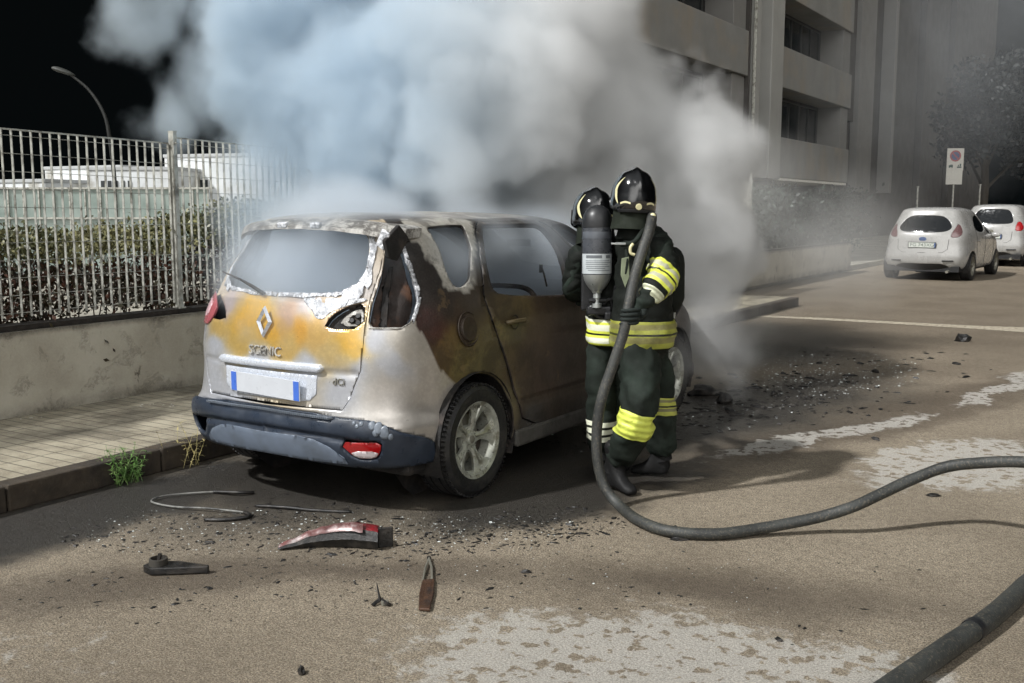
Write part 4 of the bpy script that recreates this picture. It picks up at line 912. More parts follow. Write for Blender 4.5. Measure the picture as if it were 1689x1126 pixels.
# ------------------------------------------------------------------ parked white cars
m_white = mat('white_car_paint', (146, 145, 142), .3, var=.04, scale=3, coat=.6, spec=.6)
m_cglass = mat('car_glass', (14, 16, 18), .08, var=.1, spec=.9)
m_seam = mat('seam_shadow', (22, 22, 22), .8)
def parked(label, loc, rz, V, lamps, plate, rwin, kink, wR=.305, mirror_x=.93, reg=True):
    t = empty('parked_car', loc, rz); tag(t, label, 'car', 'white cars parked along the street')
    S2 = Shell(V, (1.9, .13, 9.5)); wb = 2.48
    ar = [S2.side(wR*1.13*math.cos(a), wR+wR*1.13*math.sin(a)) for a in [math.radians(-25+k*230/20) for k in range(21)]]; ar = ar+[(ar[-1][0], -.5), (ar[0][0], -.5)]
    af = [S2.side(wb+wR*1.13*math.cos(a), wR+wR*1.13*math.sin(a)) for a in [math.radians(-25+k*230/20) for k in range(21)]]; af = af+[(af[-1][0], -.5), (af[0][0], -.5)]
    sw1 = soft([S2.side(.30,1.07),S2.side(1.02,1.03),S2.side(1.04,1.41),S2.side(.62,1.44),S2.side(.30,1.28)], 2)
    sw2 = soft([S2.side(1.09,1.03),S2.side(1.75,1.0),S2.side(1.55,1.24),S2.side(1.30,1.40),S2.side(1.10,1.42)], 2)
    rw = softo([(-.4, rwin[0][1])]+rwin+[(-.4, rwin[-1][1])], 2)
    rwc = [(0, rwin[0][1])]+rwin+[(0, rwin[-1][1])]
    ws = [(11.3,7.3),(10.5,7.3),(10.1,7.6),(10.2,9.0),(10.3,10.4),(10.6,10.7),(11.3,10.8)]
    lm = soft(lamps, 1)
    val = [(-.4, 1.15),(1.3, 1.2),(1.8, .95),(2.2,.5),(2.2,0),(-.4,0)]
    bm = patch(S2, [(0,.35),(11,.35),(11,14),(0,14)], [ar, af, sw1, sw2, rw, ws, lm, val], du=.13, dv=.28); solid(obj('body', bm, m_white, t), .02)
    def gp(nm, lp, m, off=-.006, parent=t, sides=(1, -1), **k): return solid(obj(nm, patch(S2, lp, [], off=off, sides=sides, du=.12, dv=.25), m, parent), .006)
    gp('rear_window', [(0, rwin[0][1])]+[(q[0]+.03, q[1]) for q in rwin]+[(0, rwin[-1][1])], m_cglass); gp('windscreen', [(min(11, q[0]), q[1]) for q in ws], m_cglass)
    for s in ((1,), (-1,)):
        gp('side_window', offs(sw1, .004), m_cglass, sides=s); gp('side_window', offs(sw2, .004), m_cglass, sides=s)
        l = gp('tail_lamp', lm, m_redl if kink else m_lampw, .004, sides=s)
    gp('valance', [(0, 1.15),(1.3, 1.2),(1.8, .95),(2.2,.5),(2.2,.1),(0,.1)], m_blackpl, -.01)
    # shut lines
    for s in (1, -1):
        for x in ((1.06, .35, .95), (.32, .55, .95), (2.0, .35, .9)):
            bm = bmesh.new(); pts = []
            for k in range(9):
                z = x[1]+(x[2]-x[1])*k/8; u, v = S2.side(x[0], z); p = S2.P(u, v); pts.append((s*(p.x+.001), p.y, p.z))
            tube(bm, pts, .004, 5); obj('door_seam', bm, m_seam, t)
        bm = bmesh.new(); u, v = S2.side(.45, .86); p = S2.P(u, v); tube(bm, [(s*p.x, p.y-.08, p.z), (s*(p.x+.03), p.y, p.z), (s*p.x, p.y+.08, p.z)], .012, 8); obj('handle', bm, m_white, t, smooth=True)
        bm = bmesh.new(); bmesh.ops.create_icosphere(bm, subdivisions=3, radius=1)
        for q in bm.verts: q.co = Vector((s*mirror_x+q.co.x*.09, 1.78+q.co.y*.045, .97+q.co.z*.06))
        obj('door_mirror', bm, m_white, t, smooth=True)
    bm = bmesh.new(); pts = [S2.P(u, v)+Vector((0, -.001, 0)) for u, v in ((-1.9,4.9),(-1.8,3.4),(-1.4,2.9),(0,2.85),(1.4,2.9),(1.8,3.4),(1.9,4.9))]; tube(bm, pts, .0045, 5); obj('tailgate_seam', bm, m_seam, t)
    for s in (-1, 1):
        bm = bmesh.new(); p = S2.P(1.9*s, 1.6); box(bm, p+Vector((0, -.005, .0)), (.22, .03, .028), Matrix.Rotation(s*.35, 3, 'Z')); obj('bumper_slit', bm, m_blackpl, t, bev=.01)
    bm = bmesh.new(); box(bm, (0, 0, 0), (.54, .13, .012)); f = obj('number_plate', bm, m_blackpl, t, bev=.004)
    p = S2.P(0, 3.95); f.matrix_local = Matrix.Translation(p+Vector((0, -.012, 0))) @ Matrix.Rotation(PI/2-.05, 4, 'X')
    bm = bmesh.new(); box(bm, (0, 0, .007), (.515, .105, .003)); obj('plate_face', bm, m_plate2, f)
    if reg:
        bm = text_bm(plate, .105, .001); bmesh.ops.translate(bm, vec=(0, 0, .0095), verts=bm.verts); obj('plate_lettering', bm, m_ink2, f)
    bm = bmesh.new(); box(bm, (.245, 0, .0088), (.03, .1, .002)); obj('blue_band', bm, m_blue, f)
    bm = bmesh.new(); box(bm, (0, 1.2, .26), (1.4, 3.6, .12)); obj('underbody', bm, m_blackpl, t)
    bm = bmesh.new(); tube(bm, [(.5, -.5, .22), (.5, -.74, .21)], .03, 10); obj('exhaust', bm, m_grey, t)
    for x in (-.745, .745):
        for y in (0, wb): wheel(t, (x, y, wR), 1 if x > 0 else -1, R=wR, W=.195, rr=.20, alloy=m_grey, disc_m=m_grey, wide=.8)
    bm = bmesh.new(); lathe(bm, [(0, .006), (.045, .005), (.05, 0)], (0, 0, 0), n=20)
    for q in bm.verts: q.co.x *= 1.5
    place_bm(bm, S2.P(0, 4.9), (0, -1, 0)); obj('badge', bm, m_blue if not kink else m_grey, t)
    return t
m_lampw = mat('smoky_tail_lens', (92, 66, 66), .2, spec=.8, coat=.4)
m_plate2 = mat('plate_reflective', (176, 180, 172), .4, var=.03); m_ink2 = mat('plate_ink', (70, 78, 74), .6)
VH = [(a[0]*1.095, *a[1:]) for a in [(.20,.78,-.60,3.1,.3),(.32,.83,-.70,3.2,.2),(.46,.85,-.735,3.24,.2),(.58,.86,-.72,3.22,.5),(.72,.865,-.69,3.15,.9),(.84,.86,-.67,2.95,1),(.94,.84,-.64,2.55,1),(1.04,.80,-.58,2.2,1),(1.14,.755,-.50,1.95,1),(1.25,.70,-.42,1.7,.9),(1.35,.645,-.36,1.46,.8),(1.41,.58,-.32,1.28,.6),(1.45,.44,-.20,1.05,.4),(1.465,.22,.05,.8,.2),(1.47,0,.2,.6,0)]]
t = parked('white hatchback with a wide dark rear window, parked in front of another white car', (-4.6, 25.35, 0), math.radians(-3.0), VH,
       [(2.05,5.2),(2.9,5.3),(3.5,6.1),(3.45,7.4),(3.05,8.0),(2.6,7.0),(2.15,6.1)], 'FG 743XG', [(1.2,6.25),(1.9,6.6),(2.3,7.3),(2.1,8.4),(1.6,9.2),(1.0,9.45)], False); t.scale = (1.13, 1.08, 1.04)
VC = [(z*1.0+(.0 if z < .6 else .0), w*.985, xr*(.95), xf-.15, q) for z, w, xr, xf, q in VH]
t = parked('white hatchback with large red tail lamps, farther along the street', (-4.15, 32.6, 0), math.radians(-3.0), VC,
       [(2.2,5.0),(3.2,5.0),(3.6,5.8),(3.3,7.1),(2.75,7.2),(2.35,6.2)], '', [(1.2,6.6),(1.9,6.8),(2.15,7.4),(2.05,8.9),(1.7,9.8),(1.0,10.0)], True, reg=False); t.scale = (1.15, 1.15, 1.10)
# ------------------------------------------------------------------ firefighters
RX, RH = Vector((.8427, .5385, 0)), Vector((-.5385, .8427, 0))
def W(l, d, z): return RX*l+RH*d+Vector((0, 0, z))
def skin(verts, edges, root=0, sub=2, wrinkle=0., wscale=9, seed=0):
    """verts: [(point, radius or (rx, ry))]; returns a bmesh grown round the edges"""
    me = bpy.data.meshes.new('s'); me.from_pydata([v[0] for v in verts], edges, []); o = bpy.data.objects.new('s', me); C.objects.link(o)
    m = o.modifiers.new('skin', 'SKIN'); m.use_smooth_shade = True; m.branch_smoothing = .6
    for i, v in enumerate(verts):
        r = v[1]; me.skin_vertices[0].data[i].radius = (r, r) if isinstance(r, (int, float)) else r; me.skin_vertices[0].data[i].use_root = (i == root)
    s = o.modifiers.new('sub', 'SUBSURF'); s.levels = sub; s.render_levels = sub
    dg = bpy.context.evaluated_depsgraph_get(); dg.update(); ev = o.evaluated_get(dg); me2 = bpy.data.meshes.new_from_object(ev)
    bm = bmesh.new(); bm.from_mesh(me2); bpy.data.objects.remove(o); bpy.data.meshes.remove(me); bpy.data.meshes.remove(me2)
    if wrinkle:
        bm.normal_update()
        def fold(p): q = Vector((p.x*wscale*.9, p.y*wscale*.9, p.z*wscale*1.9+seed)); q += Vector((0, 0, noise.noise(p*5)*2.2)); return 1-2.6*abs(noise.noise(q))
        off = [v.normal*(.8*noise.noise(v.co*wscale+Vector((seed, 0, 0)))+.95*fold(v.co)+.30*noise.noise(v.co*wscale*4))*wrinkle for v in bm.verts]
        for v, d in zip(bm.verts, off): v.co += d
    for f in bm.faces: f.smooth = True
    return bm
def chain(pts): return pts, [(i, i+1) for i in range(len(pts)-1)]
def cut(bm, p, n, clear=True):
    bmesh.ops.bisect_plane(bm, geom=bm.verts[:]+bm.edges[:]+bm.faces[:], plane_co=p, plane_no=n, clear_outer=clear)
def band(src, name, p0, p1, m, parent, rad, root, off=.004, th=.002):
    """a strip of cloth wrapped round the limb between p0 and p1, raised a little above it"""
    bm = src.copy(); ax = (p1-p0).normalized(); L = (p1-p0).length
    cut(bm, p1, ax); cut(bm, p0, -ax)
    kill = [v for v in bm.verts if ((v.co-p0)-ax*(v.co-p0).dot(ax)).length > rad]
    bmesh.ops.delete(bm, geom=kill, context='VERTS')
    lay = bm.loops.layers.float_color.new('t'); bm.normal_update()
    for f in bm.faces:
        for l in f.loops: t = (l.vert.co-p0).dot(ax)/L; l[lay] = (t, t, t, 1)
    for v, d in [(v, v.normal*off) for v in bm.verts]: v.co += d
    M = root.matrix_world.inverted() if False else Matrix.Translation(-root.location); bmesh.ops.transform(bm, matrix=M, verts=bm.verts)
    o = obj(name, bm, m, parent); 
    for p in o.data.polygons: p.use_smooth = True
    return solid(o, th)
def band_mat(name, stripes, ribs=0, dirty=.35, base=(188, 196, 66)):
    """stripes: [(t, rgb)] constant steps along the band"""
    m, N, b = new_mat(name); t = N.attr('t', 'Fac'); co = N.oc()
    cr = N.n('ShaderNodeValToRGB'); cr.color_ramp.interpolation = 'CONSTANT'; el = cr.color_ramp.elements
    while len(el) > 1: el.remove(el[-1])
    for i, (a, c) in enumerate(stripes):
        e = el[0] if i == 0 else el.new(a); e.position = a; e.color = (*lin(c), 1)
    N.put(cr.inputs[0], t); col = cr.outputs[0]
    col = N.mix(N.ramp(N.noise(co, 11, 6, .65), .42, .70, 0, dirty), col, lin((70, 70, 44))); N.put(b.inputs['Base Color'], col); b.inputs['Roughness'].default_value = .45
    bp = N.n('ShaderNodeBump'); bp.inputs['Strength'].default_value = .5; bp.inputs['Distance'].default_value = .004
    h = N.noise(co, 60, 4)
    if ribs: h = N.math('ADD', h, N.math('MULTIPLY', N.math('SINE', N.math('MULTIPLY', t, ribs*6.283)), 1.2))
    N.put(bp.inputs['Height'], h); N.put(b.inputs['Normal'], bp.outputs[0]); return m
YE, SI, DK, WHT = (214, 222, 84), (176, 176, 150), (20, 24, 20), (226, 228, 206)
m_suit = mat('dark_turnout_cloth', (24, 30, 25), .75, var=.25, scale=7, bump=.35, bscale=260, dirt=(40, 49, 43), dscale=5, spec=.22)
m_suit2 = mat('near_black_cloth', (18, 22, 18), .7, var=.25, scale=7, bump=.3, bscale=260, spec=.22)
m_band = band_mat('reflective_band', [(0, YE), (.13, SI), (.32, YE), (.45, DK), (.53, YE), (.67, SI), (.86, YE)])
m_bandw = band_mat('bright_reflective_band', [(0, YE), (.08, WHT), (.28, YE), (.38, DK), (.46, YE), (.56, WHT), (.80, YE), (.9, WHT)], dirty=.15)
m_bandd = band_mat('worn_reflective_band', [(0, (150, 154, 62)), (.2, (128, 124, 74)), (.42, (146, 150, 60)), (.47, DK), (.55, (150, 154, 62)), (.7, (128, 124, 74)), (.9, (146, 148, 60))], dirty=.55)
m_knee = band_mat('yellow_knee_patch', [(0, (206, 216, 92))], ribs=4, dirty=.25)
m_cuff = band_mat('pale_cuff', [(0, (200, 204, 176))], ribs=3, dirty=.4)
m_calf = band_mat('calf_band', [(0, WHT), (.24, DK), (.36, WHT), (.60, DK), (.72, WHT), (.95, DK)], dirty=.15)
m_calf2 = band_mat('dull_calf_band', [(0, (170, 174, 80)), (.22, (120, 118, 84)), (.4, (170, 174, 80)), (.46, DK), (.56, (170, 174, 80)), (.75, (120, 118, 84)), (.9, (170, 174, 80))], dirty=.4)
m_shell = mat('glossy_black_shell', (10, 10, 11), .12, var=.05, spec=.8, coat=.8); m_flap = mat('neck_curtain_cloth', (28, 33, 25), .8, var=.2, bump=.4, bscale=150, spec=.22)
m_patch = mat('pale_yellow_decal', (206, 200, 158), .35, var=.05)
m_skin = mat('skin', (170, 128, 104), .55)
m_glove = mat('dark_glove', (34, 40, 38), .7, var=.2, scale=30, bump=.5, bscale=200, spec=.22)
m_boot = mat('black_boot', (22, 22, 22), .6, var=.2, bump=.3, spec=.22)
m_carbon = mat('carbon_cylinder', (66, 69, 74), .3, var=.12, scale=10, dirt=(44, 46, 50), dscale=6, spec=.6); m_cap = mat('rubber_cap', (26, 27, 29), .5)
m_label = mat('cylinder_label', (176, 182, 184), .45, var=.08, scale=20); m_ltxt = mat('label_print', (96, 100, 104), .6); m_alu = mat('brushed_alloy', (168, 172, 170), .35, metal=.6, var=.15)
def put_rel(bm, root): bmesh.ops.translate(bm, vec=-root.location, verts=bm.verts); return bm
def helmet(root, c, yaw, pitch=0, roll=0):
    """c: head centre in world, yaw: facing direction about z"""
    M = Matrix.Translation(c-root.location) @ Matrix.Rotation(yaw, 4, 'Z') @ Matrix.Rotation(pitch, 4, 'X') @ Matrix.Rotation(roll, 4, 'Y')
    def shape(az, el, o=0):
        """point of the shell, az 0 = front (+y)"""
        d = Vector((math.sin(az)*math.cos(el), math.cos(az)*math.cos(el), math.sin(el)))
        p = Vector((d.x*.122, d.y*.150, d.z*.142)); ridge = .012*math.exp(-(p.x/.022)**2)*max(0, min(1, (d.z+.2)*2)); brow = .010*math.exp(-((abs(p.x)-.07)/.02)**2)*max(0, d.z)
        n = Vector((d.x/.122, d.y/.15, d.z/.142)).normalized(); p += n*(ridge+brow*.4)
        if d.z < 0: k = -d.z; p += Vector((d.x*.05*k, d.y*.035*k, -.045*k if d.y < 0 else 0))
        return p+n*o
    bm = bmesh.new(); na, ne = 56, 26; rows = []
    for j in range(ne+1):
        el = -.62+(PI/2+.62)*j/ne; rows.append([bm.verts.new(shape(2*PI*i/na, max(el, -.30-.32*(1-math.cos(2*PI*i/na))/2) if el < 0 else el)) for i in range(na)])
    for a, b_ in zip(rows, rows[1:]):
        for i in range(na):
            try: bm.faces.new((a[i], a[(i+1) % na], b_[(i+1) % na], b_[i]))
            except ValueError: pass
    bmesh.ops.remove_doubles(bm, verts=bm.verts, dist=.0005); bmesh.ops.transform(bm, matrix=M, verts=bm.verts)
    bmesh.ops.recalc_face_normals(bm, faces=bm.faces)
    h = solid(obj('helmet', bm, m_shell, root, smooth=True), .006)
    def sheet(nm, a0, a1, f0, f1, o, m, n=22, k=4, parent=h):
        bm = bmesh.new(); prev = None
        for i in range(n+1):
            a = a0+(a1-a0)*i/n; r = [bm.verts.new(shape(a, f0(i/n)+(f1(i/n)-f0(i/n))*q/k, o)) for q in range(k+1)]
            if prev:
                for q in range(k): bm.faces.new((prev[q], r[q], r[q+1], prev[q+1]))
            prev = r
        bmesh.ops.transform(bm, matrix=M, verts=bm.verts); return solid(obj(nm, bm, m, parent, smooth=True), .003)
    for s in (-1, 1):   # crescent decals low on each rear side
        bm = bmesh.new(); prev = None
        for i in range(15):
            t = i/14; el = -.33+.95*t; w = .14*math.sin(PI*min(1, t*1.05))**.6+.02; a = PI-s*(.92+.30*math.sin(PI*t)-.15*t)
            r = [bm.verts.new(shape(a+s*w*q, el, .0022)) for q in (-.5, 0, .5)]
            if prev:
                for q in range(2): bm.faces.new((prev[q], r[q], r[q+1], prev[q+1]))
            prev = r
        bmesh.ops.transform(bm, matrix=M, verts=bm.verts); obj('decal', bm, m_patch, h, smooth=True)
        bm = bmesh.new(); prev = None
        for i in range(11):
            t = i/10; a = PI-s*(.35+.45*t); el = -.36+.04*math.sin(PI*t); r = [bm.verts.new(shape(a, el+q, .002)) for q in (0, .06)]
            if prev: bm.faces.new((prev[0], r[0], r[1], prev[1]))
            prev = r
        bmesh.ops.transform(bm, matrix=M, verts=bm.verts); obj('decal', bm, m_patch, h, smooth=True)
    sheet('visor', -.95, .95, lambda t: -.35-.18*math.sin(PI*t), lambda t: .25+.1*math.sin(PI*t), .008, m_shell)
    sheet('rear_trim', PI-.9, PI+.9, lambda t: -.60, lambda t: -.50, .004, m_cap, k=1)
    bm = bmesh.new(); lathe(bm, [(0, .004), (.016, .004), (.018, 0)], (0, 0, 0), n=16); p = shape(PI, -.42, .004); place_bm(bm, p, (0, -1, -.2)); bmesh.ops.transform(bm, matrix=M, verts=bm.verts); obj('rear_knob', bm, m_patch, h)
    bm = bmesh.new(); prof = [(.100, -.04), (.104, -.09), (.106, -.13), (.112, -.17), (.122, -.20)]; lathe(bm, prof, (0, -.012, 0), n=36)
    for v in bm.verts: v.co.y *= 1.05; v.co += Vector((.006, .004, 0))*noise.noise(v.co*18)*2
    bmesh.ops.transform(bm, matrix=M, verts=bm.verts); solid(obj('neck_curtain', bm, m_flap, root, smooth=True), .004)
    # face and breathing mask under the visor
    bm = bmesh.new(); bmesh.ops.create_uvsphere(bm, u_segments=24, v_segments=16, radius=1)
    for v in bm.verts: v.co = Vector((v.co.x*.075, .055+v.co.y*.075, -.055+v.co.z*.095))
    bmesh.ops.transform(bm, matrix=M, verts=bm.verts); f = obj('breathing_mask', bm, m_cap, root, smooth=True)
    bm = bmesh.new(); lathe(bm, [(0, .05), (.03, .05), (.034, .03), (.034, 0)], (0, .125, -.11), 'Y', 20); bmesh.ops.transform(bm, matrix=M, verts=bm.verts); obj('mask_valve', bm, m_cap, f)
    return h
def boot(root, ankle, toe, shin):
    d = (toe-ankle); d.z = 0; d.normalize(); a = ankle.copy()
    v, e = chain([(a+Vector((0, 0, .20))+(shin-a)*.0, (.062, .066)), (a+Vector((0, 0, .06)), (.056, .060)), (a-d*.02+Vector((0, 0, -.02)), (.05, .056)), (a+d*.07+Vector((0, 0, -.055)), (.048, .042)), (a+d*.15+Vector((0, 0, -.070)), (.047, .034)), (a+d*.19+Vector((0, 0, -.078)), (.034, .024))])
    v.append((a-d*.055+Vector((0, 0, -.07)), (.036, .032))); e.append((2, 6))
    bm = skin(v, e, 1, 2, .002, 30); zmin = min(q.co.z for q in bm.verts)
    for q in bm.verts: q.co.z = max(q.co.z-zmin+.0, .012) if q.co.z-zmin < .02 else q.co.z-zmin
    bmesh.ops.translate(bm, vec=(0, 0, 0), verts=bm.verts)
    o = obj('boot', put_rel(bm, root), m_boot, root); return o
def hand(root, grip, axis, side, back, wrist, name='glove', s=1.0):
    """fingers wrapped round a hose running along axis at grip; side: towards the knuckles, back: from the hose towards the viewer of the fingers"""
    z = axis.normalized(); x = side.normalized(); y = back.normalized(); g = lambda a, b, c: grip+(x*a+y*b+z*c)*s
    verts = [(wrist, (.040, .034)), (g(.075, .012, .012), (.036, .030)), (g(.050, .022, .0), (.036, .028))]; edges = [(0, 1), (1, 2)]
    bm = skin(verts, edges, 0, 2, .002, 40)
    parts = [bm]
    for k, (L, r) in enumerate(((.93, .0115), (1.0, .012), (.95, .0115), (.8, .0100))):
        c = .036-.024*k
        v, e = chain([(g(.055, .024, c*.9), r*1.15), (g(.036, .046, c), r*1.15), (g(.004, .052*L, c-.002), r), (g(-.028, .042*L, c-.004), r*.96), (g(-.044, .016*L, c-.006), r*.9), (g(-.040, -.006, c-.007), r*.8)])
        parts.append(skin(v, e, 0, 2))
    v, e = chain([(g(.055, .008, .03), .016), (g(.034, -.020, .040), .0145), (g(.006, -.042, .034), .0125), (g(-.022, -.040, .026), .011)])
    parts.append(skin(v, e, 0, 2))
    me = bpy.data.meshes.new('h')
    out = bmesh.new()
    for p in parts: p.to_mesh(me); out.from_mesh(me); p.free()
    bpy.data.meshes.remove(me)
    for f in out.faces: f.smooth = True
    return obj(name, put_rel(out, root), m_glove, root)
def cylinder(root, c0, c1, r, dark=False):
    """air cylinder from the dome c0 (top) to the valve c1 (bottom)"""
    L = (c1-c0).length; M = (c1-c0).to_track_quat('Z', 'Y').to_matrix().to_4x4(); M.translation = c0-root.location
    def lt(nm, prof, m, parent=root, n=40, **k):
        bm = bmesh.new(); lathe(bm, prof, (0, 0, 0), n=n, **k); bmesh.ops.transform(bm, matrix=M, verts=bm.verts); return obj(nm, bm, m, parent, smooth=35)
    b_ = lt('air_cylinder', [(0, 0), (r*.35, .006), (r*.7, .026), (r*.93, .06), (r, .10), (r, L*.78), (r*.97, L*.80), (r*.86, L*.86), (r*.62, L*.93), (r*.36, L*.975), (r*.3, L)], m_suit2 if dark else m_carbon)
    if not dark:
        lt('top_guard', [(0, -.004), (r*.36, .002), (r*.72, .022), (r*.96, .058), (r*1.035, .10), (r*1.035, .125), (r, .126)], m_cap, b_)
        lb = lt('label', [(r*1.008, L*.55), (r*1.010, L*.552), (r*1.010, L*.775), (r*1.008, L*.777)], m_label, b_)
        lt('alloy_shoulder', [(r*1.002, L*.787), (r*.985, L*.80), (r*.875, L*.86), (r*.635, L*.93), (r*.375, L*.977), (r*.31, L*1.002)], m_alu, b_)
        lt('tape', [(r*1.006, L*.30), (r*1.008, L*.302), (r*1.008, L*.375), (r*1.006, L*.377)], mat('tape', (84, 88, 94), .4), b_)
        for (a0, a1, h0, h1) in ((-.9, .25, .565, .60), (.55, .95, .565, .60), (-.95, .9, .625, .632), (-.9, 1.0, .645, .652), (-.95, .7, .665, .672), (-.9, .9, .69, .697), (-.9, .5, .71, .717), (-.75, .9, .735, .742)):
            bm = bmesh.new(); prev = None
            for k in range(13):
                a = a0+(a1-a0)*k/12; q = [Vector((math.sin(a)*r*1.016, 0, 0))+Vector((0, math.cos(a)*r*1.016, hh*L)) for hh in (h0, h1)]; vv_ = [bm.verts.new(p) for p in q]
                if prev: bm.faces.new((prev[0], vv_[0], vv_[1], prev[1]))
                prev = vv_
            Mi = M.copy(); d = Mi.to_3x3().inverted() @ (-RH); ang = math.atan2(d.x, d.y); bmesh.ops.rotate(bm, verts=bm.verts, cent=(0, 0, 0), matrix=Matrix.Rotation(-ang, 3, 'Z')); bmesh.ops.transform(bm, matrix=M, verts=bm.verts); obj('label_print', bm, m_ltxt, lb)
    v = lt('valve', [(0, L*.99), (.02, L*.99), (.022, L+.03), (.016, L+.032), (.016, L+.06), (.028, L+.062), (.028, L+.085), (0, L+.087)], m_alu, b_, 20)
    bm = bmesh.new(); tube(bm, [(-.05, 0, L+.045), (.05, 0, L+.045)], .014, 10); tube(bm, spline([(.05, 0, L+.045), (.085, .03, L+.03), (.09, .07, L-.04)], 5), .008, 8); bmesh.ops.transform(bm, matrix=M, verts=bm.verts); obj('reducer', bm, m_cap, v, smooth=35)
    return b_

# --- the firefighter at the right, hose over the shoulder
A = empty('person', W(.74, 5.78, 0)); tag(A, 'firefighter with a hose over one shoulder, gripping it at the waist with a gloved hand', 'firefighter')
hipN, kneeN, ankN = W(.725, 5.72, .80), W(.715, 5.60, .43), W(.590, 5.74, .12)
hipF, kneeF, ankF = W(.80, 5.90, .80), W(.875, 5.96, .45), W(.905, 6.02, .12)
shN, elN, wrN, haN = W(.815, 5.68, 1.415), W(.825, 5.53, 1.25), W(.715, 5.44, 1.115), W(.628, 5.43, 1.045)
shF, elF, wrF = W(.67, 5.96, 1.41), W(.62, 6.04, 1.17), W(.50, 6.16, 1.08)
verts = [(W(.75, 5.80, .86), (.150, .165)), (W(.75, 5.80, 1.05), (.140, .155)), (W(.75, 5.80, 1.26), (.150, .170)), (W(.735, 5.80, 1.42), (.110, .150)), (W(.705, 5.785, 1.52), .09), (W(.685, 5.77, 1.62), .085), (W(.68, 5.77, 1.70), .080),
         (hipN, (.125, .130)), (kneeN*.5+hipN*.5, (.118, .120)), (kneeN, (.098, .100)), (kneeN*.5+ankN*.5+W(0, .02, 0), (.092, .094)), (ankN+Vector((0, 0, .02)), (.080, .082)),
         (hipF, (.125, .125)), (kneeF*.5+hipF*.5, (.112, .114)), (kneeF, (.098, .098)), (kneeF*.5+ankF*.5, (.094, .094)), (ankF+Vector((0, 0, .0)), (.088, .09)),
         (shN, (.09, .09)), (shN*.5+elN*.5, (.082, .082)), (elN, (.072, .072)), (elN*.45+wrN*.55, (.060, .060)), (wrN, .042), (haN+W(.03, .01, .01), .03),
         (shF, (.085, .085)), (elF, (.068, .068)), (wrF, .045)]
edges = [(0,1),(1,2),(2,3),(3,4),(4,5),(5,6),(0,7),(7,8),(8,9),(9,10),(10,11),(0,12),(12,13),(13,14),(14,15),(15,16),(3,17),(17,18),(18,19),(19,20),(20,21),(21,22),(3,23),(23,24),(24,25)]
bmA = skin(verts, edges, 0, 3, .017, 7, 3)
src = bmA.copy()
obj('body', put_rel(bmA, A), m_suit, A)
# jacket: torso and near sleeve a little fuller than the body, open at the hem
jv = [(W(.755, 5.80, .78), (.192, .206)), (W(.752, 5.80, .93), (.180, .196)), (W(.75, 5.80, 1.10), (.158, .174)), (W(.75, 5.80, 1.28), (.165, .185)), (W(.735, 5.80, 1.43), (.118, .16)), (W(.71, 5.785, 1.54), .105),
      (shN+W(0, 0, .0), (.094, .094)), (shN*.5+elN*.5+W(.01, 0, 0), (.090, .090)), (elN+W(.008, -.01, 0), (.084, .084)), (elN*.5+wrN*.5, (.074, .074)), (elN*.12+wrN*.88, (.058, .058)), (shF, (.094, .094)), (elF, (.080, .080)), (elF*.15+wrF*.85, (.06, .06))]
je = [(0,1),(1,2),(2,3),(3,4),(4,5),(4,6),(6,7),(7,8),(8,9),(9,10),(4,11),(11,12),(12,13)]
bmJ = skin(jv, je, 0, 3, .016, 8, 11); cut(bmJ, W(.75, 5.8, .815), Vector((.0, 0, -1))+RX*-.06); srcJ = bmJ.copy()
jk = solid(obj('jacket', put_rel(bmJ, A), m_suit2, A), .006)
up = Vector((0, 0, 1))
band(srcJ, 'hem_band', W(.75, 5.80, .835), W(.75, 5.80, .985), m_bandd, jk, .30, A, .005)
ax = (wrN-elN).normalized(); band(srcJ, 'sleeve_band', elN+ax*-.045, elN+ax*.095, m_band, jk, .115, A, .004)
band(srcJ, 'cuff_band', elN+ax*.125, elN+ax*.185, m_cuff, jk, .09, A, .004)
axk = (ankN-kneeN).normalized(); kd = (axk*.8+(kneeN-hipN).normalized()*.6).normalized()
band(src, 'knee_patch', kneeN-kd*.055, kneeN+kd*.095, m_knee, A, .15, A, .007, .004)
band(src, 'calf_band', W(.88, 5.96, .40), W(.885, 5.97, .505), m_calf2, A, .15, A, .005)
src.free(); srcJ.free()
hand(A, haN, W(.03, .02, .24), RX*.9+RH*.25, -RH, wrN+W(-.02, -.005, -.02), 'glove')
bm = skin([(wrF, .04), (wrF+W(-.05, .05, -.02), (.042, .028)), (wrF+W(-.10, .09, -.05), (.03, .02))], [(0, 1), (1, 2)], 0, 2); obj('glove', put_rel(bm, A), m_glove, A)
boot(A, ankN+Vector((0, 0, -.02)), ankN+W(.10, -.16, -.1), kneeN); boot(A, ankF+Vector((0, 0, -.01)), ankF+W(-.15, .06, -.1), kneeF)
bm = bmesh.new(); lathe(bm, [(.125, -.05), (.112, .0), (.100, .05), (.094, .075), (.088, .07)], W(.712, 5.785, 1.50)-A.location, n=32); obj('collar', bm, m_suit2, A, smooth=True)
helmet(A, W(.683, 5.765, 1.695), math.atan2(RH.y, RH.x)-PI/2+.10, -.05, .06)
cylinder(A, W(.925, 5.87, 1.40), W(.93, 5.87, 1.02), .070, dark=True)
bm = bmesh.new(); box(bm, (0, 0, 0), (.055, .012, .05)); box(bm, (-.035, 0, .012), (.03, .01, .012)); box(bm, (-.035, 0, -.012), (.03, .01, .012)); box(bm, (.045, 0, 0), (.04, .008, .018))
place_bm(bm, W(.595, 5.60, 1.425)-A.location, -RH); 
bk = obj('strap_buckle', bm, m_alu, A, bev=.002)
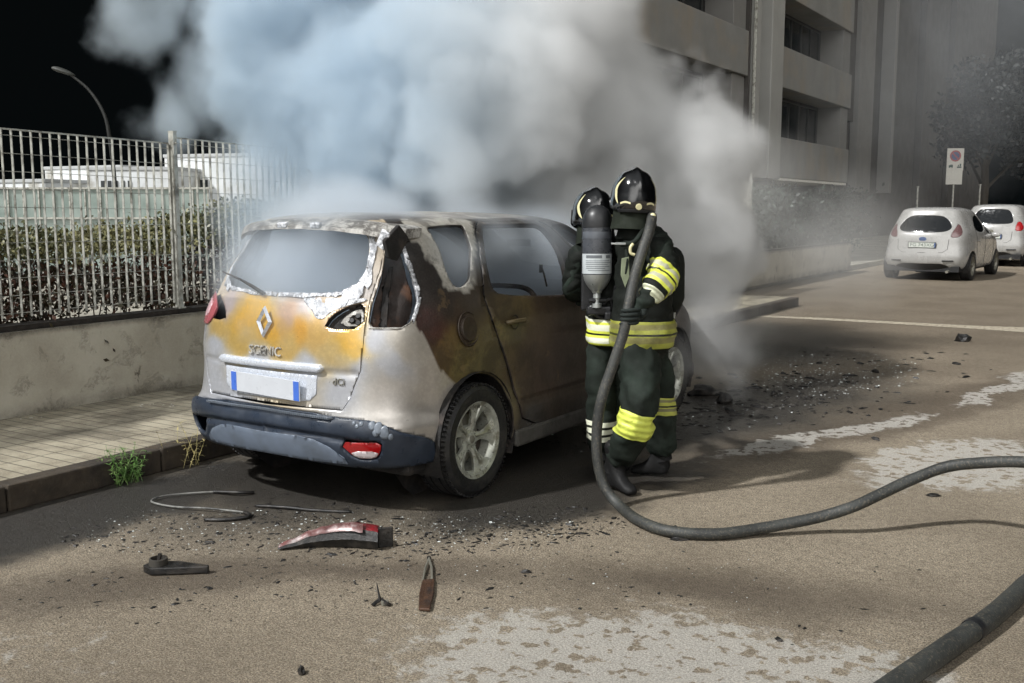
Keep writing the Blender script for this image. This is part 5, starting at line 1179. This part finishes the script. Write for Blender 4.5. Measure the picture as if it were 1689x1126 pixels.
bm = bmesh.new(); tube(bm, spline([W(.60, 5.61, 1.42), W(.66, 5.58, 1.43), W(.70, 5.59, 1.47), W(.74, 5.66, 1.52)], 6), .014, 8); tube(bm, spline([W(.625, 5.60, 1.40), W(.632, 5.58, 1.33), W(.615, 5.585, 1.22)], 6), .012, 8); obj('harness_strap', put_rel(bm, A), m_suit, A, smooth=True)
bm = bmesh.new(); tube(bm, spline([W(.66, 5.56, 1.425), W(.645, 5.555, 1.405), W(.648, 5.555, 1.375), W(.67, 5.555, 1.365)], 6), .009, 8); obj('pale_clip', put_rel(bm, A), m_patch, A, smooth=True)
bm = bmesh.new(); prism(bm, [(-.022, .07), (.018, .08), (.022, -.03), (.0, -.09), (-.026, -.02)], -.004, .004); place_bm(bm, W(.622, 5.575, 1.275)-A.location, -RH); obj('pale_tag', bm, mat('pale_strap', (120, 128, 104), .7, var=.2), A, bev=.002)

# --- the firefighter at the left, air cylinder on the back
B = empty('person', W(.50, 6.02, 0)); tag(B, 'firefighter seen from behind at the car window, grey air cylinder on the back', 'firefighter')
hipL, kneeL, ankL = W(.525, 6.0, .80), W(.535, 5.96, .44), W(.545, 6.02, .13); hipR, kneeR, ankR = W(.66, 6.03, .80), W(.68, 6.0, .45), W(.69, 6.1, .12)
shL, elL, wrL = W(.40, 6.08, 1.34), W(.372, 6.12, 1.12), W(.40, 6.38, 1.10); shR, elR, wrR = W(.66, 6.10, 1.36), W(.68, 6.3, 1.15), W(.60, 6.5, 1.1)
verts = [(W(.585, 6.02, .86), (.155, .120)), (W(.57, 6.02, 1.05), (.150, .115)), (W(.54, 6.06, 1.24), (.160, .120)), (W(.525, 6.12, 1.38), (.130, .105)), (W(.50, 6.15, 1.46), .085), (W(.488, 6.16, 1.54), .085), (W(.486, 6.16, 1.60), .075),
         (hipL, (.105, .105)), (kneeL*.5+hipL*.5, (.098, .098)), (kneeL, (.086, .088)), (kneeL*.5+ankL*.5, (.084, .084)), (ankL+Vector((0, 0, .0)), (.078, .08)),
         (hipR, (.100, .100)), (kneeR*.5+hipR*.5, (.088, .092)), (kneeR, (.078, .080)), (kneeR*.5+ankR*.5, (.072, .074)), (ankR+Vector((0, 0, .05)), (.058, .06)),
         (shL, (.078, .078)), (elL, (.066, .066)), (wrL, .042), (shR, (.078, .078)), (elR, (.066, .066)), (wrR, .042)]
edges = [(0,1),(1,2),(2,3),(3,4),(4,5),(5,6),(0,7),(7,8),(8,9),(9,10),(10,11),(0,12),(12,13),(13,14),(14,15),(15,16),(3,17),(17,18),(18,19),(3,20),(20,21),(21,22)]
bmB = skin(verts, edges, 0, 3, .015, 7, 23); src = bmB.copy(); obj('body', put_rel(bmB, B), m_suit, B)
jv = [(W(.59, 6.02, .77), (.194, .162)), (W(.585, 6.02, .93), (.184, .152)), (W(.57, 6.03, 1.10), (.165, .135)), (W(.54, 6.07, 1.26), (.172, .135)), (W(.525, 6.12, 1.39), (.135, .11)), (W(.505, 6.15, 1.46), .078), (shL, (.088, .088)), (elL, (.076, .076)), (elL*.2+wrL*.8, (.056, .056)), (shR, (.088, .088)), (elR, (.076, .076)), (elR*.2+wrR*.8, (.056, .056))]
je = [(0,1),(1,2),(2,3),(3,4),(4,5),(4,6),(6,7),(7,8),(4,9),(9,10),(10,11)]
bmJ = skin(jv, je, 0, 3, .011, 8, 31); cut(bmJ, W(.59, 6.02, .800), Vector((0, 0, -1))+RX*.06); srcJ = bmJ.copy(); jk = solid(obj('jacket', put_rel(bmJ, B), m_suit2, B), .006)
band(srcJ, 'hem_band', W(.59, 6.02, .825), W(.59, 6.02, .975), m_bandw, jk, .32, B, .005)
band(src, 'calf_band', W(.540, 5.99, .245), W(.538, 5.98, .375), m_calf, B, .13, B, .005); src.free(); srcJ.free()
for w_ in (wrL, wrR):
    bm = skin([(w_, .04), (w_+W(.0, .06, -.01), (.042, .028)), (w_+W(.0, .11, -.03), (.03, .02))], [(0, 1), (1, 2)], 0, 2); obj('glove', put_rel(bm, B), m_glove, B)
boot(B, ankL+Vector((0, 0, -.01)), ankL+W(.02, .15, -.1), kneeL); boot(B, ankR+Vector((0, 0, -.01)), ankR+W(.02, .15, -.1), kneeR)
bm = bmesh.new(); lathe(bm, [(.125, -.05), (.112, .0), (.100, .05), (.09, .07)], W(.505, 6.14, 1.44)-B.location, n=32); obj('collar', bm, m_suit2, B, smooth=True)
helmet(B, W(.487, 6.14, 1.595), math.atan2(RH.y, RH.x)-PI/2+.25, -.25)
cylinder(B, W(.487, 5.85, 1.635), W(.489, 5.84, 1.135), .0835)
bm = bmesh.new(); box(bm, (0, 0, 0), (.19, .03, .52)); M = Matrix.Rotation(.5686, 4, 'Z'); bmesh.ops.transform(bm, matrix=M, verts=bm.verts); bmesh.ops.translate(bm, vec=W(.50, 5.945, 1.28)-B.location, verts=bm.verts); obj('back_plate', bm, m_cap, B, bev=.012)
bm = bmesh.new(); box(bm, (0, 0, 0), (.14, .06, .05)); box(bm, (.05, -.03, -.03), (.04, .04, .05)); bmesh.ops.transform(bm, matrix=M, verts=bm.verts); bmesh.ops.translate(bm, vec=W(.505, 5.87, 1.03)-B.location, verts=bm.verts); obj('regulator', bm, m_cap, B, bev=.01)
bm = bmesh.new(); tube(bm, spline([W(.53, 5.86, 1.06), W(.565, 5.84, 1.10), W(.585, 5.86, 1.02), W(.55, 5.87, .985), W(.49, 5.86, 1.0), W(.455, 5.87, 1.05)], 6), .008, 8); obj('air_line', put_rel(bm, B), m_cap, B, smooth=True)
bm = bmesh.new(); tube(bm, spline([W(.45, 5.86, 1.0), W(.44, 5.865, 1.04), W(.47, 5.85, 1.06)], 6), .006, 8); obj('clip', put_rel(bm, B), m_alu, B, smooth=True)

# ------------------------------------------------------------------ hoses
def hose_mat(name, a, b_):
    m, N, b = new_mat(name); co = N.oc(); n1 = N.noise(co, 6, 6, .65); n2 = N.noise(co, 90, 4, .7)
    col = N.mix(N.ramp(n1, .35, .65), lin(a), lin(b_)); col = N.mix(N.ramp(n2, .5, .72, 0, .5), col, lin((120, 112, 96))); N.put(b.inputs['Base Color'], col); b.inputs['Roughness'].default_value = .6
    bp = N.n('ShaderNodeBump'); bp.inputs['Strength'].default_value = .5; bp.inputs['Distance'].default_value = .003; N.put(bp.inputs['Height'], N.math('ADD', n2, n1)); N.put(b.inputs['Normal'], bp.outputs[0]); return m
m_hose = hose_mat('grimy_hose_rubber', (54, 56, 54), (34, 36, 35))
def hose(name, label, pts, r, mats, k=10):
    o0 = Vector(pts[len(pts)//2]); o0.z = 0; t = empty(name, o0); tag(t, label, 'fire hose', 'fire hoses')
    bm = bmesh.new(); sp_ = spline(pts, k); tube(bm, [p-o0+Vector((noise.noise(p*3), noise.noise(p*3+Vector((5, 0, 0))), 0))*.006 for p in sp_], [r*(1+.04*noise.noise(p*9)) for p in sp_], 20); obj('tube', bm, mats, t, smooth=True)
    return t, o0
hp = [W(.70, 5.95, 1.44), W(.742, 5.80, 1.535), W(.770, 5.66, 1.575), W(.745, 5.56, 1.50), W(.70, 5.50, 1.38), W(.657, 5.46, 1.24), W(.622, 5.42, 1.08), W(.598, 5.40, .96), W(.545, 5.39, .80), W(.485, 5.38, .62), W(.458, 5.38, .45), W(.462, 5.36, .28), W(.50, 5.33, .13), W(.57, 5.25, .05),
      Vector((-2.17, 4.60, .032)), Vector((-1.97, 4.52, .032)), Vector((-1.76, 4.60, .032)), Vector((-1.60, 4.765, .04)), Vector((-1.384, 4.953, .08)), Vector((-1.227, 5.04, .14)), Vector((-1.112, 5.146, .20)), Vector((-.996, 5.27, .26)), Vector((-.844, 5.362, .33)), Vector((-.676, 5.337, .38)), Vector((-.488, 5.283, .42)), Vector((-.2, 5.2, .45)), Vector((.4, 5.0, .48)), Vector((1.2, 4.6, .42)), Vector((2.0, 3.9, .1)), Vector((2.6, 3.2, .03))]
h1, o1 = hose('fire_hose', 'thin grey hose running from the shoulder to the ground and off to the right', hp, .0285, m_hose)
bm = bmesh.new(); p = W(.772, 5.615, 1.575)-o1; bmesh.ops.create_icosphere(bm, subdivisions=2, radius=.018, matrix=Matrix.Translation(p)); obj('pale_cap', bm, m_patch, h1, smooth=True)
hp2 = [Vector(q) for q in ((-.80, 2.6, .043), (-.72, 3.1, .043), (-.648, 3.4, .043), (-.56, 3.77, .043), (-.455, 4.228, .043), (-.37, 4.709, .043), (-.24, 5.3, .05), (.2, 6.2, .06), (1.0, 7.0, .05), (2.2, 7.3, .043))]
h2, o2 = hose('fire_hose', 'thick grimy hose lying on the road near the camera', hp2, .041, m_hose)
bm = bmesh.new(); a, b_ = Vector((-.508, 3.99, .043))-o2, Vector((-.500, 4.03, .043))-o2; tube(bm, [a, b_], .0435, 20); obj('joint_tape', bm, m_cap, h2, smooth=40)
# ------------------------------------------------------------------ smoke from the burning engine bay
MAIN = [(-4.72,6.58,2.17,.62),(-4.37,6.98,2.42,.66),(-5.1,6.55,2.75,.62),(-5.9,8.0,1.35,.85),(-6.1,9.1,1.45,.85),(-5.25,7.45,2.0,.95),(-5.95,7.2,2.45,1.25),(-6.83,7.27,3.22,1.15),(-5.1,7.9,2.95,1.38),(-4.5,8.38,2.5,0.98),(-5.7,7.2,1.72,0.88),(-4.82,7.8,1.69,0.85),(-6.75,6.75,2.45,0.72),(-3.68,8.70,2.10,0.74),(-3.50,8.55,1.33,0.62),(-4.1,8.0,1.40,0.78),(-3.30,8.66,1.05,0.34)]
LIGHT = [(-4.35,6.25,1.80,.5),(-3.06,7.5,.42,.36),(-3.22,8.15,.70,.40),(-3.1,8.75,.45,.38),(-7.5,6.05,2.45,.46),(-5.45,5.4,1.25,.42),(-5.7,6.2,1.35,.7),(-7.10,6.3,2.52,0.52),(-6.61,6.40,1.85,0.60),(-5.95,5.9,1.35,0.55),(-7.8,6.1,3.42,0.50),(-7.35,6.55,3.35,0.50),(-3.42,8.38,0.66,0.28)]
THIN = [(-3.25,10.38,1.02,0.75),(-3.22,9.4,0.62,0.5),(-3.12,12.25,1.2,1.1),(-4.0,10.9,1.6,1.2)]
CABIN = [(-4.05,4.50,1.14,.72)]
LEAK = [(-3.45,4.62,1.34,.27),(-3.42,5.5,1.36,.32),(-3.42,5.0,1.40,.24)]
CAB2 = [(-4.05,5.7,1.1,.68),(-4.05,6.6,1.05,.6)]
def smoke(name, label, groups, amp, color, step, vox=.14, c2=None):
    pts = [s for g in groups for s in g[0]]
    bm = bmesh.new()
    for x, y, z, r in pts: bmesh.ops.create_icosphere(bm, subdivisions=3, radius=r*1.12+amp*.32, matrix=Matrix.Translation((x, y, z)))
    for v in bm.verts: v.co.z = max(v.co.z, .03)
    me = bpy.data.meshes.new('d'); bm.to_mesh(me); bm.free(); o = bpy.data.objects.new('d', me); C.objects.link(o)
    m = o.modifiers.new('r', 'REMESH'); m.mode = 'VOXEL'; m.voxel_size = vox
    dg = bpy.context.evaluated_depsgraph_get(); dg.update(); me2 = bpy.data.meshes.new_from_object(o.evaluated_get(dg)); bpy.data.objects.remove(o)
    mt = bpy.data.materials.new(name); mt.use_nodes = True; N = NT(mt); mt.node_tree.nodes.clear()
    out = N.n('ShaderNodeOutputMaterial'); pv = N.n('ShaderNodeVolumePrincipled'); N.put(out.inputs['Volume'], pv.outputs[0])
    P0 = N.geo(); up_ = N.vec('SUBTRACT', P0, (0, 0, 0))
    d1 = N.vec('SCALE', N.vec('SUBTRACT', N.noise(up_, 1.25, 1, .5, out=1), (.5, .5, .5)), scale=amp*1.9)
    n2 = N.n('ShaderNodeTexNoise'); N.put(n2.inputs['Vector'], P0); n2.inputs['Scale'].default_value = 4.2; n2.inputs['Detail'].default_value = 3; fb = n2.outputs[0]
    d2 = N.vec('SCALE', N.vec('SUBTRACT', n2.outputs[1], (.5, .5, .5)), scale=amp*.66)
    Q = N.vec('ADD', P0, N.vec('ADD', d1, d2)); tot = None
    for sph, dens, edge in groups:
        best = None
        for x, y, z, r in sph:
            v = N.math('MULTIPLY_ADD', N.vec('DISTANCE', Q, (x, y, z)), -1/r, 1); best = v if best is None else N.math('MAXIMUM', best, v)
        best = N.math('ADD', best, N.math('MULTIPLY', N.math('SUBTRACT', fb, .5), .35))
        D = N.math('MULTIPLY', N.ramp(best, 0, edge), dens); tot = D if tot is None else N.math('MAXIMUM', tot, D)
    N.put(pv.inputs['Density'], tot)
    if c2:
        g = N.ramp(N.vec('DOT_PRODUCT', P0, (.8427, .5385, 0)), -1.4, .6); N.put(pv.inputs['Color'], N.mix(g, c2, color))
    else: pv.inputs['Color'].default_value = (*color, 1)
    pv.inputs['Anisotropy'].default_value = .15
    mt.cycles.volume_step_rate = step
    me2.materials.clear(); me2.materials.append(mt); o = link(name, me2); tag(o, label, 'smoke', kind='stuff'); return o
smoke('smoke', 'thick pale smoke billowing from the front of the burnt car', [(MAIN, 4.8, .34), (LIGHT, 1.9, .7)], .52, (.87, .875, .875), .45, c2=(.70, .785, .85))
smoke('thin_smoke', 'thin grey smoke drifting low over the road beyond the thick smoke', [(THIN, .45, .9)], .3, (.95, .95, .94), .6)
smoke('cabin_smoke', 'blue grey smoke filling the cabin of the burnt car', [(CABIN, 5, .45), (CAB2, 2.2, .5), (LEAK, 2.4, .8)], .26, (.80, .86, .92), .5, .1)
smoke('drifting_smoke', 'faint bluish smoke drifting past the far end of the building', [([(-6.5,33,5.5,5.0),(-3.5,34,8.5,5.5)], .05, .9)], 1.2, (.88, .93, .98), .6, .6)
# ------------------------------------------------------------------ debris on the road
random.seed(31)
m_char = mat('charred_plastic', (17, 16, 15), .5, var=.3, scale=30, bump=.4, dirt=(48, 44, 40), dscale=20)
m_redsh = mat('red_lamp_shard', (104, 12, 20), .38, var=.5, scale=20, coat=.15, dirt=(34, 14, 15), dscale=16, bump=.5, bscale=60); m_silsh = mat('silver_lamp_shard', (104, 70, 68), .35, metal=.1, var=.4, scale=14, dirt=(160, 150, 148), dscale=12)
# red tail lamp piece, curved sliver standing on its dark housing
t = empty('lamp_fragment', (-3.22, 3.50, 0), .62); tag(t, 'broken dark red tail lamp piece lying on the road behind the car', 'lamp fragment'); t.scale = (.95, 1.0, 1.15)
n = 22; bm = bmesh.new(); rows = []
for i in range(n+1):
    q = i/n; x = -.30+.50*q; hgt = (.012+.085*math.sin(PI*min(1, q*.62+.02))**1.1)*(1+.16*noise.noise((q*9, 1, 0))); wd = .012+.075*math.sin(PI*min(1, q*.55+.04)); y = .045*math.sin(PI*q)
    rows.append([bm.verts.new(p) for p in ((x, y-wd*.25, .006), (x, y-wd*.45, hgt*.45), (x, y-wd*.2, hgt*.86), (x, y+wd*.35, hgt), (x, y+wd, hgt*.86), (x, y+wd*1.1, .006))])
for r, s in zip(rows, rows[1:]):
    for k in range(6): f = bm.faces.new((r[k], s[k], s[(k+1) % 6], r[(k+1) % 6])); f.material_index = 1 if k in (2, 3) and r[0].co.x > -.24 else 0
bm.faces.new(rows[0][::-1]); bm.faces.new(rows[-1]); bmesh.ops.recalc_face_normals(bm, faces=bm.faces)
obj('housing', bm, [m_char, m_redsh], t, smooth=30)
bm = bmesh.new(); rows = []
for i in range(n+1):
    q = i/n; x = -.296+.42*q; hgt = (.014+.085*math.sin(PI*min(1, q*.62*.85+.02))**1.1)*(1+.16*noise.noise((q*.85*9, 1, 0))); y = .045*math.sin(PI*q*.9); rows.append([bm.verts.new(p) for p in ((x, y-.006-.03*q, hgt*.80), (x, y-.001-.012*q, hgt+.001), (x, y+.012, hgt+.006))])
for r, s in zip(rows, rows[1:]):
    for k in range(2): bm.faces.new((r[k], s[k], s[k+1], r[k+1]))
solid(obj('silver_edge', bm, m_silsh, t, smooth=True), .003)
bm = bmesh.new(); box(bm, (.235, .02, .045), (.075, .012, .085), Matrix.Rotation(.2, 3, 'Z')); obj('end_plate', bm, m_char, t, bev=.004)
# black bracket with a cup
t = empty('plastic_bracket', (-3.63, 2.86, 0), .35); tag(t, 'charred plastic bracket with a round cup at one end', 'bracket'); t.scale = (1.15, 1.25, 1.0)
bm = bmesh.new(); prism(bm, [(-.11, -.02), (-.10, .03), (.0, .05), (.14, .035), (.145, .02), (.02, -.02), (-.06, -.045)], .004, .038); obj('arm', bm, m_char, t, bev=.005)
bm = bmesh.new(); lathe(bm, [(.036, .03), (.034, .066), (.028, .068), (.026, .04), (0, .038)], (-.055, .0, 0), n=24); obj('cup', bm, m_grime if 'm_grime' in globals() else mat('grimy_grey_plastic', (56, 53, 48), .6, var=.3), t, smooth=40)
bm = bmesh.new(); tube(bm, [(-.055, 0, .04), (-.05, .005, .085)], .008, 8); obj('pin', bm, m_char, t)
# burnt wiper-like blade standing on the road
t = empty('burnt_strip', (-2.56, 3.33, 0), .62); tag(t, 'rusty brown flat strip with a thin forked stem lying on the road', 'burnt strip'); t.scale = (1.0, 1.5, 1)
bm = bmesh.new(); prism(bm, [(-.026, -.17), (.020, -.178), (.032, -.05), (.030, .05), (-.022, .043), (-.030, -.06)], .004, .016); obj('blade', bm, mat('rusty_brown', (64, 42, 26), .6, var=.5, scale=18, bump=.5, dirt=(30, 20, 14), dscale=14), t, bev=.003)
bm = bmesh.new(); tube(bm, [(-.02, .04, .01), (-.015, .14, .012), (-.002, .225, .014)], .005, 6); tube(bm, [(.02, .045, .01), (.014, .15, .012), (-.002, .225, .014)], .006, 6); obj('stem', bm, m_grey, t)
bm = bmesh.new(); lathe(bm, [(0, .012), (.010, .010), (.011, 0)], (-.002, .23, .008), n=10); obj('tip', bm, m_char, t)
# twisted strip of window seal
t = empty('window_seal', (-4.45, 3.62, 0)); tag(t, 'twisted pale and black rubber seal coiled near the kerb', 'rubber seal')
bm = bmesh.new(); tube(bm, spline([(-.02, .22, .012), (-.11, .13, .012), (-.19, .0, .014), (-.16, -.10, .012), (.02, -.10, .012), (.22, -.04, .02), (.40, .03, .012), (.44, .05, .01)], 7), .006, 7); obj('strip', bm, mat('ashen_rubber', (112, 112, 108), .6, var=.4, scale=25, dirt=(40, 40, 40), dscale=12), t, smooth=True)
bm = bmesh.new(); tube(bm, spline([(.42, .04, .01), (.5, .0, .012), (.44, -.10, .01), (.34, -.16, .008)], 6), .011, 7); obj('charred_end', bm, m_char, t, smooth=True)
bm = bmesh.new(); tube(bm, spline([(-.03, .22, .012), (.06, .24, .018), (.14, .27, .02), (.17, .34, .01)], 6), .010, 7); obj('charred_end', bm, m_char, t, smooth=True)
bm = bmesh.new(); tube(bm, spline([(0, 0, .008), (.18, .06, .012), (.33, .11, .008), (.52, .20, .006)], 6), [.004]+[.010]*16+[.006, .003], 6); o = obj('charred_strip', bm, m_char, None, smooth=True); o.location = (-4.08, 3.78, 0); tag(o, 'long thin charred strip pointing from the coiled seal towards the car', 'charred strip')
def chunk(loc, size, label, name='charred_fragment', seed=0, flat=.4, m=None):
    bm = bmesh.new(); bmesh.ops.create_icosphere(bm, subdivisions=2, radius=1)
    for v in bm.verts:
        k = 1+.55*noise.noise(v.co*1.7+Vector((seed*3.1, 0, 0))); v.co = Vector((v.co.x*size*k, v.co.y*size*.55*k, max(-size*flat*.3, v.co.z*size*flat*k)+size*flat*.3))
    bmesh.ops.rotate(bm, verts=bm.verts, cent=(0, 0, 0), matrix=Matrix.Rotation(seed*1.3, 3, 'Z'))
    o = obj(name, bm, m or m_char, None); o.location = loc; tag(o, label, 'charred fragment', 'charred fragments on the road'); return o
for (loc, s, lb, fl) in (((-2.0,13.45,0), .10, 'isolated black lump on the far right of the road before the white stripe', .7), ((-3.02,8.05,0), .09, 'jagged black lump just beyond the front of the burnt car', .8), ((-3.30,8.28,0), .14, 'largest charred heap against the front wheel of the burnt car', .5), ((-2.78,8.6,0), .05, 'small black lump beside the jagged one beyond the car', .6), ((-2.44,2.45,0), .022, 'small dark fragment nearest the camera at the bottom of the picture', .9),
                         ((-2.30,3.72,0), .024, 'round dark fragment right of the flat rusty strip', .5), ((-1.12,3.62,0), .020, 'lone black crumb on the pale dried patch', .5), ((-1.0,6.0,0), .035, 'black fragment right of the hose on the pale patch', .4), ((-2.34,10.4,0), .06, 'black fragment in the gritty stretch of the road', .4), ((-1.75,11.4,0), .06, 'flat black fragment near the pale streaks', .3), ((-1.62,7.3,0), .04, 'black fragment at the end of the pale streak', .4), ((-1.9,4.53,0), .06, 'flat black scrap lying under the hose bend', .25)):
    chunk(loc, s, lb, seed=int(s*1000)+len(lb), flat=fl)
t = empty('twisted_clip', (-2.60, 3.08, 0), .4); tag(t, 'small twisted black clip with an upright spike', 'clip')
bm = bmesh.new(); tube(bm, spline([(-.035, -.02, .006), (-.01, .01, .02), (.02, -.01, .015), (.035, .0, .004)], 5), .008, 6); tube(bm, [(-.01, .005, .018), (-.02, .012, .055), (-.028, .02, .085)], [.007, .004, .002], 6); obj('clip_body', bm, m_char, t)
bm = bmesh.new(); box(bm, (.012, 0, .012), (.03, .02, .02), Matrix.Rotation(.5, 3, 'Z')); obj('foot', bm, m_grey, t, bev=.003)
# uncountable crumbs
def scatter(name, label, spots, m, seed):
    random.seed(seed); bm = bmesh.new()
    for (cx, cy, rx, ry, ang, n, s0, s1, el) in spots:
        for _ in range(n):
            a = random.random()*2*PI; r = random.random()**.6; x, y = r*math.cos(a)*rx, r*math.sin(a)*ry; X = cx+x*math.cos(ang)-y*math.sin(ang); Y = cy+x*math.sin(ang)+y*math.cos(ang)
            s = random.uniform(s0, s1)*(1 if random.random() < .85 else 1.8); e = random.uniform(1, el); th = random.random()*PI; k = random.randint(4, 6); h = s*random.uniform(.15, .5)
            if (-4.98 < X < -3.1 and 3.9 < Y < 8.2 and random.random() < .6): continue
            pts = []
            for j in range(k):
                b_ = 2*PI*j/k+random.uniform(-.3, .3); rr = s*random.uniform(.6, 1); px_, py_ = rr*e*math.cos(b_), rr*math.sin(b_); pts.append((X+px_*math.cos(th)-py_*math.sin(th), Y+px_*math.sin(th)+py_*math.cos(th)))
            lo = [bm.verts.new((*p, .001)) for p in pts]; c = bm.verts.new((sum(p[0] for p in pts)/k, sum(p[1] for p in pts)/k, h)); hi = [bm.verts.new((p[0]*.6+c.co.x*.4, p[1]*.6+c.co.y*.4, h*random.uniform(.5, 1.1))) for p in pts]
            for j in range(k): bm.faces.new((lo[j], lo[(j+1) % k], hi[(j+1) % k], hi[j])); bm.faces.new((hi[j], hi[(j+1) % k], c))
    o = obj(name, bm, m); tag(o, label, name.replace('_', ' '), kind='stuff'); return o
SP = [(-3.95,3.35,.75,.35,.6,300,.003,.010,2.5), (-2.9,3.95,.8,.28,.75,420,.004,.010,3), (-2.55,4.45,.35,.3,.5,200,.004,.012,2.5), (-2.95,7.2,.45,1.6,-.3,330,.005,.018,3), (-2.75,8.6,1.1,1.3,0,180,.008,.03,2.5), (-2.4,10.8,1.2,1.8,0,60,.01,.03,2.5), (-2.6,3.5,.9,.5,.3,110,.003,.009,2.5), (-1.6,4.3,1.0,.9,.3,80,.003,.010,2.5), (-3.3,2.9,.9,.4,.7,120,.004,.01,2.5), (-3.7,3.9,.5,.35,0,160,.004,.013,3)]
scatter('charred_crumbs', 'black crumbs and flakes scattered over the road round the burnt car', SP, m_char, 5)
SP2 = [(-3.95,3.4,.8,.4,.6,200,.002,.005,1.5), (-2.95,4.0,.7,.25,.7,200,.002,.005,1.5), (-3.0,7.3,.5,1.6,-.3,160,.003,.007,1.5), (-2.7,10.2,.8,1.5,0,500,.004,.009,1.5), (-2.3,3.9,1.2,.8,.4,120,.002,.004,1.5), (-3.45,3.85,.4,.2,.3,80,.002,.005,1.5)]
m_crumb, N, b = new_mat('glass_crumbs'); b.inputs['Base Color'].default_value = (.75, .8, .78, 1); b.inputs['Roughness'].default_value = .12; b.inputs['Specular IOR Level'].default_value = 1
scatter('glass_crumbs', 'tiny bright glass crumbs scattered over the road', SP2, m_crumb, 6)
bm = bmesh.new()
random.seed(9)
for (x, y) in ((-6.35,4.85),(-6.2,4.95),(-6.6,4.1)):
    for k in range(5):
        a = random.random()*6; c = Vector((x+random.uniform(-.07, .07), y+random.uniform(-.07, .07), .15)); s = random.uniform(.006, .014); vs = [bm.verts.new(c+Vector((s*math.cos(a+j*1.57), s*.6*math.sin(a+j*1.57), .002+.004*(j % 2)))) for j in range(4)]; bm.faces.new(vs)
o = obj('paper_scraps', bm, m_signw); tag(o, 'little white scraps on the sidewalk by the wall', 'scraps', kind='stuff')
# weeds at the kerb
m_weed = mat('weed_green', (84, 120, 56), .6, var=.35, scale=30, dirt=(120, 140, 84), dscale=20); m_dry = mat('dry_weed', (176, 164, 112), .7, var=.3, scale=30, dirt=(130, 120, 80), dscale=20)
def blade(bm, p, d, L, w, droop):
    prev = None; n = 5; q = p.copy(); v = d.normalized(); s = v.cross(Vector((0, 0, 1)))
    s = s.normalized() if s.length > .01 else Vector((1, 0, 0))
    for i in range(n+1):
        ww = w*(1-(i/n)**1.5)+.0003; r = [bm.verts.new(q-s*ww), bm.verts.new(q+s*ww)]
        if prev: bm.faces.new((prev[0], prev[1], r[1], r[0]))
        prev = r; q = q+v*L/n; v = (v+Vector((0, 0, -droop/n))).normalized()
def weed(loc, label, m, n, h, spread, seeds):
    random.seed(seeds); t = empty('weed', loc); tag(t, label, 'weed', 'weeds growing at the kerb'); st_, lf = bmesh.new(), bmesh.new()
    for k in range(n):
        a = random.random()*2*PI; d = Vector((math.cos(a)*spread, math.sin(a)*spread, 1)); L = h*random.uniform(.5, 1.1); b0 = Vector((random.uniform(-.05, .05), random.uniform(-.09, .09), 0)); pts = [b0+d.normalized()*L*q+Vector((0, 0, -.15*L*q*q*spread)) for q in (0, .25, .5, .75, 1)]
        tube(st_, pts, [.0022, .002, .0017, .0012, .0006], 4, False)
        for j in range(16):
            q = .12+.88*random.random(); i = min(3, int(q*4)); p = pts[i].lerp(pts[i+1], q*4-i); a2 = random.random()*6.28
            blade(lf, p, Vector((math.cos(a2), math.sin(a2), random.uniform(.1, .9))), random.uniform(.018, .05), random.uniform(.0018, .0042), .9)
    obj('stems', st_, m, t); obj('leaves', lf, m, t)
weed((-5.10, 3.72, 0), 'green bushy weed growing at the foot of the kerb', m_weed, 34, .27, .45, 2)
weed((-5.10, 4.16, 0), 'dry yellowish weed with sparse stalks at the kerb nearer the car', m_dry, 8, .34, .35, 5)
